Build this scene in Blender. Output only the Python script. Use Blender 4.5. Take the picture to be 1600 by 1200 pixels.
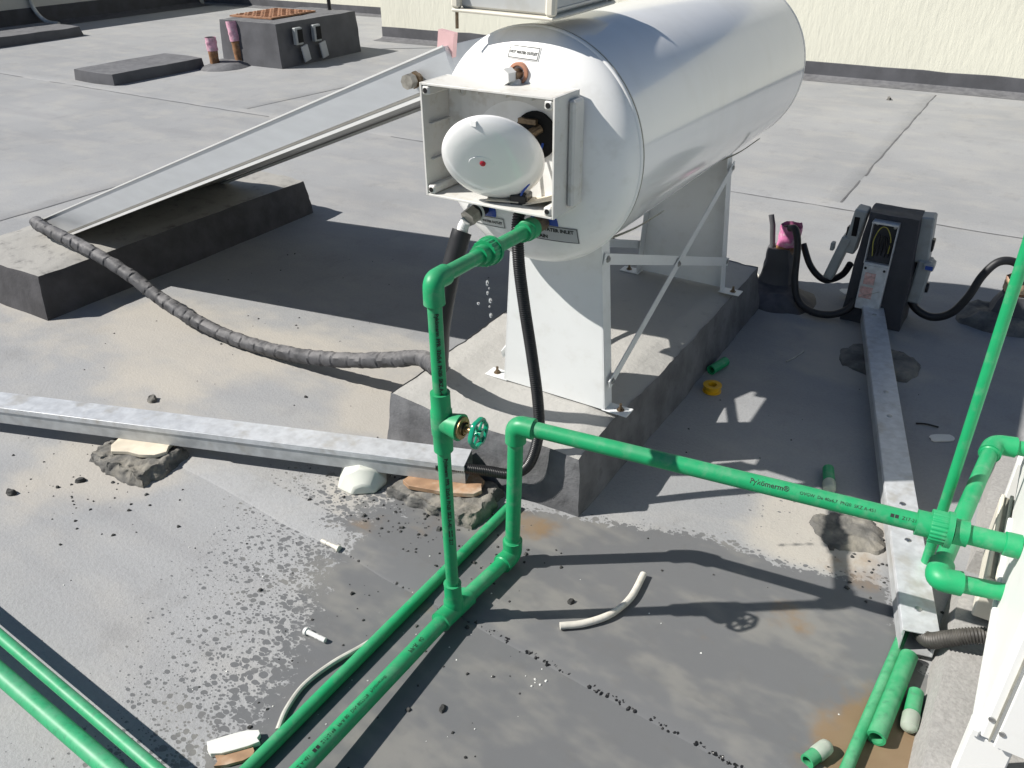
import bpy, math, random
from math import sin, cos, pi, radians, sqrt, atan2, hypot
from mathutils import Vector as V, Matrix, noise
random.seed(11)
sc = bpy.context.scene
for o in list(bpy.data.objects): bpy.data.objects.remove(o)
COL = sc.collection

# ------------------------------------------------------------------ camera, sky, sun, exposure
cam = bpy.data.cameras.new('camera'); co = bpy.data.objects.new('camera', cam); COL.objects.link(co)
TH, AZ, RO = radians(30.59), radians(32.46), radians(-.775)
cam.sensor_width = 36.0; cam.lens = 36.0*1300/1600; cam.clip_end = 500; cam.clip_start = .02
fh = V((-sin(AZ), cos(AZ), 0)); r0 = V((cos(AZ), sin(AZ), 0)); uz = V((0, 0, 1))
fw = fh*cos(TH) - uz*sin(TH); u0 = fh*sin(TH) + uz*cos(TH)
rt = r0*cos(RO) + u0*sin(RO); up = u0*cos(RO) - r0*sin(RO)
co.matrix_world = Matrix(((rt.x, up.x, -fw.x, 0), (rt.y, up.y, -fw.y, 0), (rt.z, up.z, -fw.z, 1.6), (0, 0, 0, 1)))
sc.camera = co
SUN_AZ, SUN_EL = radians(34.3), radians(42.8)          # light travels towards +X and a little +Y
w = bpy.data.worlds.new('World'); sc.world = w; w.use_nodes = True
wn = w.node_tree.nodes; sky = wn.new('ShaderNodeTexSky'); sky.sky_type = 'NISHITA'; sky.sun_disc = False
sky.sun_elevation = SUN_EL; sky.sun_rotation = atan2(-cos(SUN_AZ), -sin(SUN_AZ)); sky.dust_density = .4; sky.air_density = 1.0; sky.ozone_density = 3.5
w.node_tree.links.new(sky.outputs[0], wn['Background'].inputs[0]); wn['Background'].inputs[1].default_value = .05
sl = bpy.data.lights.new('sun', 'SUN'); sl.energy = 5.0; sl.angle = radians(.55); sl.color = (1, .96, .9)
so = bpy.data.objects.new('sun', sl); COL.objects.link(so)
sd = V((cos(SUN_AZ)*cos(SUN_EL), sin(SUN_AZ)*cos(SUN_EL), -sin(SUN_EL)))
so.rotation_euler = sd.to_track_quat('-Z', 'Y').to_euler(); so.location = (-8, -5, 9)
sc.view_settings.view_transform = 'Standard'; sc.view_settings.look = 'None'; sc.view_settings.gamma = 1
sc.view_settings.exposure = .37
sc.cycles.max_bounces = 6; sc.cycles.diffuse_bounces = 3; sc.cycles.glossy_bounces = 3; sc.cycles.transmission_bounces = 4

# ------------------------------------------------------------------ materials
def nd(nt, t, **k):
    n = nt.nodes.new(t)
    for a, b in k.items():
        if a.startswith('i_'):
            key = a[2:]; n.inputs[int(key) if key.isdigit() else key].default_value = b
        else: setattr(n, a, b)
    return n
def math_n(nt, op, a, b=None, clamp=False):
    n = nt.nodes.new('ShaderNodeMath'); n.operation = op; n.use_clamp = clamp
    for i, x in enumerate((a, b)):
        if x is None: continue
        if isinstance(x, (int, float)): n.inputs[i].default_value = x
        else: nt.links.new(x, n.inputs[i])
    return n.outputs[0]
def smooth_n(nt, x, lo, hi):
    n = nt.nodes.new('ShaderNodeMapRange'); n.interpolation_type = 'SMOOTHSTEP'
    n.inputs[1].default_value = lo; n.inputs[2].default_value = hi; nt.links.new(x, n.inputs[0]); return n.outputs[0]
def mixc(nt, f, a, b):
    n = nt.nodes.new('ShaderNodeMix'); n.data_type = 'RGBA'
    for s, x in ((0, f), (6, a), (7, b)):
        if isinstance(x, (int, float)): n.inputs[s].default_value = x
        elif isinstance(x, tuple): n.inputs[s].default_value = (*x, 1)
        else: nt.links.new(x, n.inputs[s])
    return n.outputs[2]
def noise_n(nt, co_, scale, detail=4, rough=.55, dim=None):
    n = nd(nt, 'ShaderNodeTexNoise'); n.inputs['Scale'].default_value = scale; n.inputs['Detail'].default_value = min(detail, 3.5)
    n.inputs['Roughness'].default_value = rough; nt.links.new(co_, n.inputs['Vector']); return n.outputs[0]
def mapping(nt, co_, scale=(1, 1, 1), rot=(0, 0, 0)):
    n = nt.nodes.new('ShaderNodeMapping'); n.inputs['Scale'].default_value = scale; n.inputs['Rotation'].default_value = rot
    nt.links.new(co_, n.inputs[0]); return n.outputs[0]
MATS = {}
def mat(name, col, rough=.6, metal=0., var=.12, vs=6., bump=.0, bs=60., dirt=None, dirt_amt=.0, dirt_s=9., dust=0., dust_col=(.42, .4, .36), dr=(.3, .7), stretch=(1, 1, 1), coat=0., trans=0., spec=.5, emit=None):
    m = bpy.data.materials.new(name); m.use_nodes = True; nt = m.node_tree; b = nt.nodes['Principled BSDF']
    tc = nt.nodes.new('ShaderNodeTexCoord').outputs['Object']
    v = mapping(nt, tc, stretch)
    n1 = noise_n(nt, v, vs, 5)
    c = mixc(nt, smooth_n(nt, n1, .25, .75), tuple(max(0, x*(1-var)) for x in col), tuple(min(1, x*(1+var)) for x in col))
    if dirt:
        n2 = noise_n(nt, v, dirt_s, 6, .65)
        c = mixc(nt, math_n(nt, 'MULTIPLY', smooth_n(nt, n2, .5, .72), dirt_amt), c, dirt)
    if dust > 0:
        g = nt.nodes.new('ShaderNodeNewGeometry'); s = nt.nodes.new('ShaderNodeSeparateXYZ'); nt.links.new(g.outputs['Normal'], s.inputs[0])
        k = math_n(nt, 'MULTIPLY', smooth_n(nt, s.outputs[2], .3, .95), smooth_n(nt, noise_n(nt, tc, 14, 6, .7), *dr))
        c = mixc(nt, math_n(nt, 'MULTIPLY', k, dust), c, dust_col)
    nt.links.new(c, b.inputs['Base Color'])
    n3 = n1
    r = nt.nodes.new('ShaderNodeMapRange'); r.inputs[3].default_value = max(.02, rough-.08); r.inputs[4].default_value = min(1, rough+.1)
    nt.links.new(n3, r.inputs[0]); nt.links.new(r.outputs[0], b.inputs['Roughness'])
    b.inputs['Metallic'].default_value = metal; b.inputs['Specular IOR Level'].default_value = spec
    if coat: b.inputs['Coat Weight'].default_value = coat; b.inputs['Coat Roughness'].default_value = .08
    if trans: b.inputs['Transmission Weight'].default_value = trans
    if bump:
        bp = nt.nodes.new('ShaderNodeBump'); bp.inputs['Strength'].default_value = bump; bp.inputs['Distance'].default_value = .004
        nt.links.new(noise_n(nt, v, bs, 6, .65), bp.inputs['Height']); nt.links.new(bp.outputs[0], b.inputs['Normal'])
    MATS[name] = m; return m
mat('green_ppr', (.009, .30, .112), .42, var=.09, vs=9, bump=.07, bs=70, dust=.2, dust_col=(.2, .36, .25), dirt=(.17, .33, .22), dirt_amt=.35, dirt_s=26, spec=.4)
mat('green_worn', (.03, .345, .145), .46, var=.12, vs=12, bump=.06, bs=70, dust=.3, dust_col=(.25, .42, .32), dirt=(.02, .14, .07), dirt_amt=.45, dirt_s=90, spec=.4)
mat('green_dusty', (.03, .31, .125), .5, var=.12, vs=14, bump=.05, bs=90, dust=.45, dust_col=(.22, .38, .26), dirt=(.02, .12, .06), dirt_amt=.5, dirt_s=60)
mat('green_wheel', (.004, .27, .15), .22, var=.08, coat=.4)
mat('print_black', (.012, .016, .014), .6)
mat('tank_white', (.9, .9, .89), .17, var=.015, vs=2, bump=.12, bs=2.2, dirt=(.66, .63, .56), dirt_amt=.22, dirt_s=3, stretch=(1, 1, .3), spec=.6, coat=.6)
mat('cap_white', (.88, .875, .85), .3, var=.02, vs=3, dirt=(.6, .58, .52), dirt_amt=.25, dirt_s=12)
mat('seal_grey', (.33, .32, .27), .6, var=.25, vs=30)
mat('stand_white', (.72, .735, .73), .38, var=.03, vs=5, dirt=(.5, .48, .43), dirt_amt=.2, dirt_s=14)
mat('box_grey', (.64, .63, .595), .5, var=.05, vs=12, dirt=(.40, .35, .26), dirt_amt=.4, dirt_s=24)
mat('box_inner', (.74, .73, .7), .6, var=.05, vs=10, dirt=(.4, .34, .25), dirt_amt=.4, dirt_s=18)
mat('element_white', (.83, .825, .81), .14, var=.015, coat=.5)
mat('lamp_red', (.45, .01, .03), .2)
mat('black_plastic', (.012, .012, .013), .38, var=.2)
mat('black_rubber', (.016, .016, .018), .5, var=.3, vs=20, bump=.1, bs=60)
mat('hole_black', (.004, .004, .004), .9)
mat('tape_dark', (.07, .07, .074), .6, var=.3, vs=18, bump=.25, bs=35, dust=.75, dust_col=(.24, .232, .23), spec=.3)
mat('brass', (.38, .27, .14), .38, 1., var=.2, vs=30)
mat('bronze_dirty', (.2, .15, .1), .5, .8, var=.35, vs=40)
mat('steel_dirty', (.36, .34, .3), .45, .7, var=.3, vs=40)
mat('copper', (.55, .27, .17), .45, .35, var=.2, vs=30)
mat('steel', (.48, .48, .47), .38, 1., var=.15, vs=40)
mat('galv', (.62, .64, .66), .42, .35, var=.12, vs=38, bump=.03, bs=80, dirt=(.4, .37, .31), dirt_amt=.55, dirt_s=11, dust=.15)
mat('galv_dull', (.46, .475, .48), .5, .3, var=.15, vs=25, dirt=(.33, .3, .25), dirt_amt=.5, dirt_s=9)
mat('alu', (.56, .58, .6), .42, .55, var=.04, vs=20, stretch=(.3, 1, 1.5))
mat('alu_back', (.34, .33, .3), .4, .5, var=.15, vs=5)
mat('glass_dark', (.015, .02, .03), .06, var=.1, coat=.5)
mat('label_white', (.7, .7, .68), .45, var=.05)
mat('label_grey', (.42, .43, .44), .45, var=.06)
mat('sticker_blue', (.02, .07, .36), .35)
mat('pink_wrap', (.56, .17, .34), .45, var=.3, vs=30, bump=.3, bs=40, dirt=(.75, .68, .66), dirt_amt=.8, dirt_s=24)
mat('pink_pale', (.62, .4, .4), .6, var=.1)
mat('pink_film', (.62, .33, .42), .5, var=.25, vs=26, bump=.3, bs=40, dirt=(.7, .62, .62), dirt_amt=.8, dirt_s=18)
mat('conduit_dusty', (.045, .042, .038), .55, var=.3, vs=40, dust=.4, dust_col=(.2, .18, .15))
mat('tan_wrap', (.5, .36, .22), .6, var=.3, vs=26, bump=.2, bs=40, dirt=(.6, .3, .26), dirt_amt=.7, dirt_s=16)
mat('rust_pipe', (.26, .13, .06), .8, var=.45, vs=22, bump=.3, bs=60, dirt=(.3, .28, .25), dirt_amt=.7, dirt_s=14)
mat('rust_plate', (.33, .17, .095), .75, var=.3, vs=14, bump=.2, bs=60)
mat('concrete_dark', (.058, .056, .06), .8, var=.3, vs=9, bump=.5, bs=50, dust=.93, dust_col=(.36, .35, .325), dr=(.1, .5))
mat('concrete_coated', (.135, .136, .142), .8, var=.3, vs=9, bump=.75, bs=55, dust=.93, dust_col=(.41, .402, .378), dr=(.06, .42), dirt=(.05, .05, .055), dirt_amt=.4, dirt_s=20)
mat('bitumen_dark', (.085, .086, .094), .72, var=.2, vs=5, bump=.2, bs=40, dust=.6, dust_col=(.25, .25, .252), dr=(.1, .9))
mat('bitumen_black', (.045, .046, .054), .7, var=.25, vs=7, bump=.3, bs=40, dust=.3, dust_col=(.16, .16, .17))
mat('plinth_grey', (.34, .33, .315), .85, var=.16, vs=120, bump=.35, bs=160, dirt=(.24, .24, .235), dirt_amt=.35, dirt_s=60)
mat('mortar', (.115, .113, .107), .92, var=.35, vs=18, bump=1.0, bs=60, dirt=(.30, .27, .21), dirt_amt=.55, dirt_s=9, dust=.35, dust_col=(.36, .33, .27))
mat('tile_brown', (.36, .22, .13), .6, var=.25, vs=20, dirt=(.55, .46, .36), dirt_amt=.7, dirt_s=14)
mat('tile_cream', (.66, .59, .47), .6, var=.15, vs=20)
mat('white_scrap', (.72, .72, .68), .5, var=.06, vs=12, dirt=(.55, .52, .42), dirt_amt=.4, dirt_s=10)
mat('pale_green_plastic', (.68, .69, .62), .4, var=.06, vs=8)
mat('cabinet_white', (.80, .80, .775), .42, var=.02, vs=3, dirt=(.62, .6, .54), dirt_amt=.12, dirt_s=9)
mat('cream_plastic', (.70, .66, .56), .45, var=.06, vs=10)
mat('isolator_grey', (.34, .36, .36), .5, var=.08, vs=16, dirt=(.25, .24, .2), dirt_amt=.4, dirt_s=20)
mat('lid_grey', (.5, .51, .5), .5, var=.05, vs=10, dirt=(.38, .36, .3), dirt_amt=.3, dirt_s=14)
mat('yellow_plastic', (.66, .37, .01), .4, var=.12, vs=30)
mat('tube_white', (.66, .63, .56), .5, var=.15, vs=30, dirt=(.4, .35, .25), dirt_amt=.5, dirt_s=30)
mat('cable_grey', (.5, .49, .44), .6, var=.2, vs=20)
mat('film_clear', (.62, .68, .58), .35, var=.12, vs=20, trans=.45)
mat('wire_yellow', (.5, .45, .1), .5)
mat('crumb', (.05, .05, .048), .9, var=.6, vs=25)
mat('tar', (.01, .01, .011), .4, var=.3)
mat('label_pink', (.62, .38, .35), .5, var=.3, vs=60, dirt=(.7, .68, .66), dirt_amt=.8, dirt_s=50)
wm = mat('water', (.95, .97, 1), .02, var=0, trans=1.)
wm.node_tree.nodes['Principled BSDF'].inputs['IOR'].default_value = 1.33

def plaster(name, col):
    m = bpy.data.materials.new(name); m.use_nodes = True; nt = m.node_tree; b = nt.nodes['Principled BSDF']
    tc = nt.nodes.new('ShaderNodeTexCoord').outputs['Object']
    v = mapping(nt, tc, (9, 9, 2.2), (0, radians(6), 0)); n1 = noise_n(nt, v, 2.4, 7, .68)
    big = noise_n(nt, tc, .8, 4)
    c = mixc(nt, smooth_n(nt, big, .3, .7), tuple(x*.94 for x in col), col)
    c = mixc(nt, math_n(nt, 'MULTIPLY', smooth_n(nt, n1, .5, .3), .16), c, tuple(x*.72 for x in col))
    nt.links.new(c, b.inputs['Base Color']); b.inputs['Roughness'].default_value = .92
    bp = nt.nodes.new('ShaderNodeBump'); bp.inputs['Strength'].default_value = .6; bp.inputs['Distance'].default_value = .009
    nt.links.new(n1, bp.inputs['Height']); nt.links.new(bp.outputs[0], b.inputs['Normal']); MATS[name] = m
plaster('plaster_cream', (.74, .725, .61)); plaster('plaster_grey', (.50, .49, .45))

def roof_material():
    m = bpy.data.materials.new('roof_membrane'); m.use_nodes = True; nt = m.node_tree; b = nt.nodes['Principled BSDF']
    tc = nt.nodes.new('ShaderNodeTexCoord').outputs['Object']
    at = {}
    for k in ('wet', 'cream', 'rust'):
        a = nt.nodes.new('ShaderNodeAttribute'); a.attribute_name = k; at[k] = a.outputs['Fac']
    big = noise_n(nt, tc, .55, 6, .6); mid = noise_n(nt, mapping(nt, tc, (1, 1.6, 1), (0, 0, .3)), 2.6, 7, .62); fine = noise_n(nt, tc, 90, 5, .75)
    streak = noise_n(nt, mapping(nt, tc, (.35, 2.2, 1), (0, 0, .12)), 1.7, 6, .6)
    c = mixc(nt, smooth_n(nt, big, .3, .7), (.27, .277, .285), (.335, .34, .345))
    c = mixc(nt, math_n(nt, 'MULTIPLY', smooth_n(nt, mid, .42, .72), .4), c, (.41, .395, .365))
    c = mixc(nt, math_n(nt, 'MULTIPLY', smooth_n(nt, streak, .5, .72), .35), c, (.235, .236, .245))
    c = mixc(nt, math_n(nt, 'MULTIPLY', smooth_n(nt, fine, .42, .7), .25), c, (.2, .195, .19))
    grime = noise_n(nt, mapping(nt, tc, (1, .7, 1), (0, 0, -.5)), 5.5, 7, .75)
    c = mixc(nt, math_n(nt, 'MULTIPLY', smooth_n(nt, grime, .52, .72), .25), c, (.19, .187, .183))
    grit = noise_n(nt, tc, 260, 3, .8); c = mixc(nt, math_n(nt, 'MULTIPLY', smooth_n(nt, grit, .56, .7), .26), c, (.12, .118, .115))
    # cement dust
    cm = smooth_n(nt, math_n(nt, 'ADD', at['cream'], math_n(nt, 'MULTIPLY', math_n(nt, 'SUBTRACT', mid, .5), .9)), .3, .75)
    c = mixc(nt, math_n(nt, 'MULTIPLY', cm, .52), c, (.49, .445, .37))
    # wet film and drops: cells fill up as the wet attribute rises
    def drops(scale, k, off):
        vo = nt.nodes.new('ShaderNodeTexVoronoi'); vo.inputs['Scale'].default_value = scale; vo.inputs['Randomness'].default_value = 1
        wv = nt.nodes.new('ShaderNodeVectorMath'); wv.operation = 'ADD'
        nn = nd(nt, 'ShaderNodeTexNoise'); nn.inputs['Scale'].default_value = scale*.8; nt.links.new(tc, nn.inputs['Vector'])
        sc_ = nt.nodes.new('ShaderNodeVectorMath'); sc_.operation = 'SCALE'; sc_.inputs['Scale'].default_value = .5/scale; nt.links.new(nn.outputs['Color'], sc_.inputs[0])
        nt.links.new(mapping(nt, tc, (1, 1.35, 1), (0, 0, .5)), wv.inputs[0]); nt.links.new(sc_.outputs[0], wv.inputs[1]); nt.links.new(wv.outputs[0], vo.inputs['Vector'])
        rnd = nt.nodes.new('ShaderNodeSeparateColor'); nt.links.new(vo.outputs['Color'], rnd.inputs[0])
        lim = math_n(nt, 'MULTIPLY', math_n(nt, 'MULTIPLY', at['wet'], k), math_n(nt, 'ADD', math_n(nt, 'MULTIPLY', rnd.outputs[0], .9), .35))
        return smooth_n(nt, math_n(nt, 'SUBTRACT', lim, math_n(nt, 'ADD', vo.outputs['Distance'], off)), -.02, .05)
    full = smooth_n(nt, math_n(nt, 'ADD', at['wet'], math_n(nt, 'MULTIPLY', math_n(nt, 'SUBTRACT', noise_n(nt, tc, 30, 7, .75), .5), .85)), .74, .86)
    wet = math_n(nt, 'MAXIMUM', full, math_n(nt, 'MAXIMUM', drops(46, .95, .1), drops(100, .85, .12)))
    blot = smooth_n(nt, noise_n(nt, mapping(nt, tc, (1, 1.8, 1), (0, 0, .4)), 3.2, 7, .7), .46, .66)
    wc = mixc(nt, blot, (.145, .148, .151), (.205, .202, .19))
    wc = mixc(nt, math_n(nt, 'MULTIPLY', smooth_n(nt, noise_n(nt, tc, 17, 6, .6), .5, .8), .5), wc, (.14, .139, .135))
    c = mixc(nt, wet, c, wc)
    rm = smooth_n(nt, math_n(nt, 'ADD', at['rust'], math_n(nt, 'MULTIPLY', math_n(nt, 'SUBTRACT', noise_n(nt, tc, 12, 6, .65), .5), 1.0)), .45, .95)
    c = mixc(nt, math_n(nt, 'MULTIPLY', rm, .75), c, (.235, .15, .07))
    nt.links.new(c, b.inputs['Base Color'])
    rr = nt.nodes.new('ShaderNodeMapRange'); rr.inputs[3].default_value = .78; rr.inputs[4].default_value = .38
    nt.links.new(wet, rr.inputs[0]); nt.links.new(rr.outputs[0], b.inputs['Roughness']); b.inputs['Specular IOR Level'].default_value = .42
    h = math_n(nt, 'ADD', math_n(nt, 'MULTIPLY', fine, math_n(nt, 'SUBTRACT', 1.15, wet)), math_n(nt, 'MULTIPLY', mid, 1.2))
    bp = nt.nodes.new('ShaderNodeBump'); bp.inputs['Strength'].default_value = .35; bp.inputs['Distance'].default_value = .005
    nt.links.new(h, bp.inputs['Height']); nt.links.new(bp.outputs[0], b.inputs['Normal']); MATS['roof'] = m
roof_material()

# ------------------------------------------------------------------ mesh helpers
OFF = {}
class B:
    def __init__(s): s.v = []; s.f = []
    def add(s, vs, fs):
        k = len(s.v); s.v += [V(p) for p in vs]; s.f += [tuple(i+k for i in f) for f in fs]; return s
    def box(s, c, d, rot=None, top=None, bev=0.):
        """box with centre c, size d; top = scale of the top face"""
        x, y, z = d[0]/2, d[1]/2, d[2]/2; t = top or (1, 1)
        if bev > 0:
            b = min(bev, x*.9, y*.9, z*.9); vs = []; 
            lv = [(-z, b), (-z+b, 0), (z-b, 0), (z, b)]
            for (zz, ins) in lv:
                k = 1 + (t[0]-1)*(zz+z)/(2*z); k2 = 1 + (t[1]-1)*(zz+z)/(2*z)
                X, Y = x*k, y*k2
                for sx, sy in ((1, -1), (1, 1), (-1, 1), (-1, -1)):
                    a, e = X-ins, Y-ins
                    if (sx, sy) in ((1, -1), (-1, 1)): pts = [(sx*(a-b*(ins == 0)), sy*e), (sx*a, sy*(e-b*(ins == 0)))]
                    else: pts = [(sx*a, sy*(e-b*(ins == 0))), (sx*(a-b*(ins == 0)), sy*e)]
                    if ins: pts = [(sx*a, sy*e)]*2
                    vs += [(p[0], p[1], zz) for p in pts]
            fs = []
            for l in range(3):
                for i in range(8): fs.append((l*8+i, l*8+(i+1) % 8, l*8+8+(i+1) % 8, l*8+8+i))
            fs += [tuple(reversed(range(0, 8))), tuple(range(24, 32))]
        else:
            vs = [(-x, -y, -z), (x, -y, -z), (x, y, -z), (-x, y, -z), (-x*t[0], -y*t[1], z), (x*t[0], -y*t[1], z), (x*t[0], y*t[1], z), (-x*t[0], y*t[1], z)]
            fs = [(3, 2, 1, 0), (4, 5, 6, 7), (0, 1, 5, 4), (1, 2, 6, 5), (2, 3, 7, 6), (3, 0, 4, 7)]
        M = Matrix.Translation(V(c)) @ ((rot if isinstance(rot, Matrix) else Matrix.Rotation(rot, 4, 'Z')) if rot is not None else Matrix())
        return s.add([M @ V(p) for p in vs], fs)
    def tube(s, pts, r, n=16, caps=True, hollow=0., rfun=None):
        pts = [V(p) for p in pts]; N = len(pts); rs = r if isinstance(r, (list, tuple)) else [r]*N
        t = (pts[1]-pts[0]).normalized(); a = t.orthogonal().normalized()
        if abs(t.z) < .95: a = (uz - t*t.z).normalized()
        k = len(s.v); L = 0
        for i in range(N):
            if 0 < i < N-1: t2 = (pts[i+1]-pts[i-1])
            elif i == 0: t2 = pts[1]-pts[0]
            else: t2 = pts[-1]-pts[-2]
            if t2.length > 1e-9: t = t2.normalized()
            a = (a - t*a.dot(t)).normalized(); b = t.cross(a)
            if i: L += (pts[i]-pts[i-1]).length
            for j in range(n):
                q = 2*pi*j/n; R = rs[i] if rfun is None else rfun(L, q, i)
                s.v.append(pts[i] + (a*cos(q)+b*sin(q))*R)
        for i in range(N-1):
            for j in range(n): s.f.append((k+i*n+j, k+i*n+(j+1) % n, k+(i+1)*n+(j+1) % n, k+(i+1)*n+j))
        if caps: s.f.append(tuple(k+j for j in reversed(range(n)))); s.f.append(tuple(k+(N-1)*n+j for j in range(n)))
        return s
    def cyl(s, p0, p1, r0_, r1_=None, n=20, caps=True): return s.tube([p0, p1], [r0_, r0_ if r1_ is None else r1_], n, caps)
    def lathe(s, o, ax, prof, n=32, closed=False):
        """profile of (radius, distance along ax)"""
        o = V(o); ax = V(ax).normalized(); a = ax.orthogonal().normalized()
        if abs(ax.z) < .95: a = (uz - ax*ax.z).normalized()
        b = ax.cross(a); k = len(s.v); P = len(prof)
        for r, d in prof:
            for j in range(n):
                q = 2*pi*j/n; s.v.append(o + ax*d + (a*cos(q)+b*sin(q))*max(r, 1e-5))
        for i in range(P-1 if not closed else P):
            i2 = (i+1) % P
            for j in range(n): s.f.append((k+i*n+j, k+i*n+(j+1) % n, k+i2*n+(j+1) % n, k+i2*n+j))
        return s
    def prism(s, poly, o, ex, ey, ez):
        """polygon (u,v) in axes ex,ey from o, extruded by vector ez"""
        o, ex, ey, ez = V(o), V(ex), V(ey), V(ez); n = len(poly)
        vs = [o+ex*u+ey*v for u, v in poly]; vs += [p+ez for p in vs]
        fs = [tuple(reversed(range(n))), tuple(range(n, 2*n))] + [(i, (i+1) % n, n+(i+1) % n, n+i) for i in range(n)]
        return s.add(vs, fs)
    def rough(s, c, b, t, h, seg=(14, 10, 6), amp=.01, fs=9., seed=0., rnd=.5, rot=0., rim=0.):
        """lumpy frustum: centre c at its foot, half sizes b at the foot and t at the top, height h"""
        nx, ny, nz = seg; c = V(c); idx = {}; k = len(s.v); cnt = 0
        R = Matrix.Rotation(rot, 3, 'Z')
        def get(i, j, l):
            nonlocal cnt
            key = (i, j, l)
            if key in idx: return idx[key]
            u, v_, w_ = 2*i/nx-1, 2*j/ny-1, l/nz
            hx, hy = b[0]+(t[0]-b[0])*w_, b[1]+(t[1]-b[1])*w_
            e = max(abs(u), abs(v_)); q = hypot(u, v_) or 1
            f_ = 1-(1-e/q)*rnd*e if q > 0 else 1
            p = V((u*hx*f_, v_*hy*f_, h*w_ - (rim*max(0, e-.75)*4*h if l == nz else 0)))
            d = noise.turbulence_vector((c+p)*fs+V((seed, seed*.7, 0)), 4, False)
            p = p + V((d[0], d[1], d[2]*.7 if l > 0 else 0))*amp
            if min(nx, ny) >= 30 and l > 0:
                e2 = noise.noise((c+p)*fs*6); edge = max(0, (abs(u) > .93)+(abs(v_) > .93)+(l >= nz-1)-1)
                p = p*1.0 + V((-u, -v_, -.6))*amp*(.18*e2+.55*edge*max(0, e2-.12)) 
            if l == 0: p.z = -.006
            idx[key] = k+cnt; cnt += 1; s.v.append(c + R @ p); return idx[key]
        for i in range(nx):
            for j in range(ny): s.f.append((get(i, j, nz), get(i+1, j, nz), get(i+1, j+1, nz), get(i, j+1, nz)))
        for l in range(nz):
            for i in range(nx):
                s.f.append((get(i, 0, l), get(i+1, 0, l), get(i+1, 0, l+1), get(i, 0, l+1)))
                s.f.append((get(i+1, ny, l), get(i, ny, l), get(i, ny, l+1), get(i+1, ny, l+1)))
            for j in range(ny):
                s.f.append((get(0, j+1, l), get(0, j, l), get(0, j, l+1), get(0, j+1, l+1)))
                s.f.append((get(nx, j, l), get(nx, j+1, l), get(nx, j+1, l+1), get(nx, j, l+1)))
        return s
    def obj(s, name, m, parent=None, smooth=35, bevel=0., data=None):
        off = OFF.get(parent.name, V((0, 0, 0))) if parent else V((0, 0, 0))
        me = bpy.data.meshes.new(name)
        me.from_pydata([tuple(p-off) for p in s.v], [], s.f); me.update()
        if smooth:
            me.shade_smooth(); me.set_sharp_from_angle(angle=radians(smooth))
        me.materials.append(MATS[m]); o = bpy.data.objects.new(name, me); COL.objects.link(o)
        if parent: o.parent = parent; OFF[o.name] = off
        else: OFF[o.name] = V((0, 0, 0))
        if bevel:
            mo = o.modifiers.new('bevel', 'BEVEL'); mo.width = bevel; mo.segments = 2; mo.limit_method = 'ANGLE'; mo.angle_limit = radians(40)
        return o
def tag(o, label, cat, group=None):
    o['label'] = label; o['category'] = cat
    if group: o['group'] = group
    return o
def thing(name, loc, label, cat, group=None):
    o = bpy.data.objects.new(name, None); COL.objects.link(o); o.location = loc; o.empty_display_size = .05; OFF[o.name] = V(loc)
    return tag(o, label, cat, group)
def single(b, name, m, label, cat, group=None, smooth=35, bevel=0.):
    """a one-mesh thing with its origin at its own foot"""
    lo = V((min(p.x for p in b.v), min(p.y for p in b.v), min(p.z for p in b.v))); hi = V((max(p.x for p in b.v), max(p.y for p in b.v), 0))
    c = V(((lo.x+hi.x)/2, (lo.y+hi.y)/2, lo.z)); b.v = [p-c for p in b.v]
    o = b.obj(name, m, None, smooth, bevel); o.location = c; OFF[o.name] = c
    return tag(o, label, cat, group)
def spline(pts, n=8):
    pts = [V(p) for p in pts]; out = []; P = [pts[0]*2-pts[1]] + pts + [pts[-1]*2-pts[-2]]
    for i in range(1, len(P)-2):
        for k in range(n):
            t = k/n; a, b, c, d = P[i-1], P[i], P[i+1], P[i+2]
            out.append(.5*((2*b)+(c-a)*t+(2*a-5*b+4*c-d)*t*t+(3*b-a-3*c+d)*t**3))
    return out + [pts[-1]]
def resample(pts, step):
    out = [pts[0].copy()]; acc = 0
    for a, b in zip(pts, pts[1:]):
        L = (b-a).length; d = step-acc
        while d <= L: out.append(a+(b-a)*(d/L)); d += step
        acc = (acc+L) % step
    return out
TXT = {}
def text_mesh(body, size, bold=.0):
    key = (body, size)
    if key in TXT: return TXT[key]
    cu = bpy.data.curves.new('txt', 'FONT'); cu.body = body; cu.size = size; cu.offset = bold; cu.resolution_u = 2
    o = bpy.data.objects.new('txt', cu); COL.objects.link(o)
    dg = bpy.context.evaluated_depsgraph_get(); me = bpy.data.meshes.new_from_object(o.evaluated_get(dg))
    vs = [v.co.copy() for v in me.vertices]; fs = [tuple(p.vertices) for p in me.polygons]
    bpy.data.objects.remove(o); bpy.data.curves.remove(cu); bpy.data.meshes.remove(me)
    TXT[key] = (vs, fs); return TXT[key]
def pipe_text(body, size, p0, d, R, ang, u0_, parent, name='print_line', bold=.0, flip=False):
    """lettering that follows a pipe: starts u0_ metres along d from p0, at angle ang round it"""
    vs, fs = text_mesh(body, size, bold); p0 = V(p0); d = V(d).normalized()
    a = (uz-d*d.z).normalized() if abs(d.z) < .95 else V((1, 0, 0)); b = d.cross(a); bb = B()
    cx = size*.35; sg = -1 if flip else 1; TS = 1 if b.y < 0 else -1
    bb.add([p0 + d*(u0_+sg*v.x) + (a*cos(ang-TS*(v.y-cx)/R) + b*sin(ang-TS*(v.y-cx)/R))*(R+.0005) for v in vs], fs)
    return bb.obj(name, 'print_black', parent, smooth=0)

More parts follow.
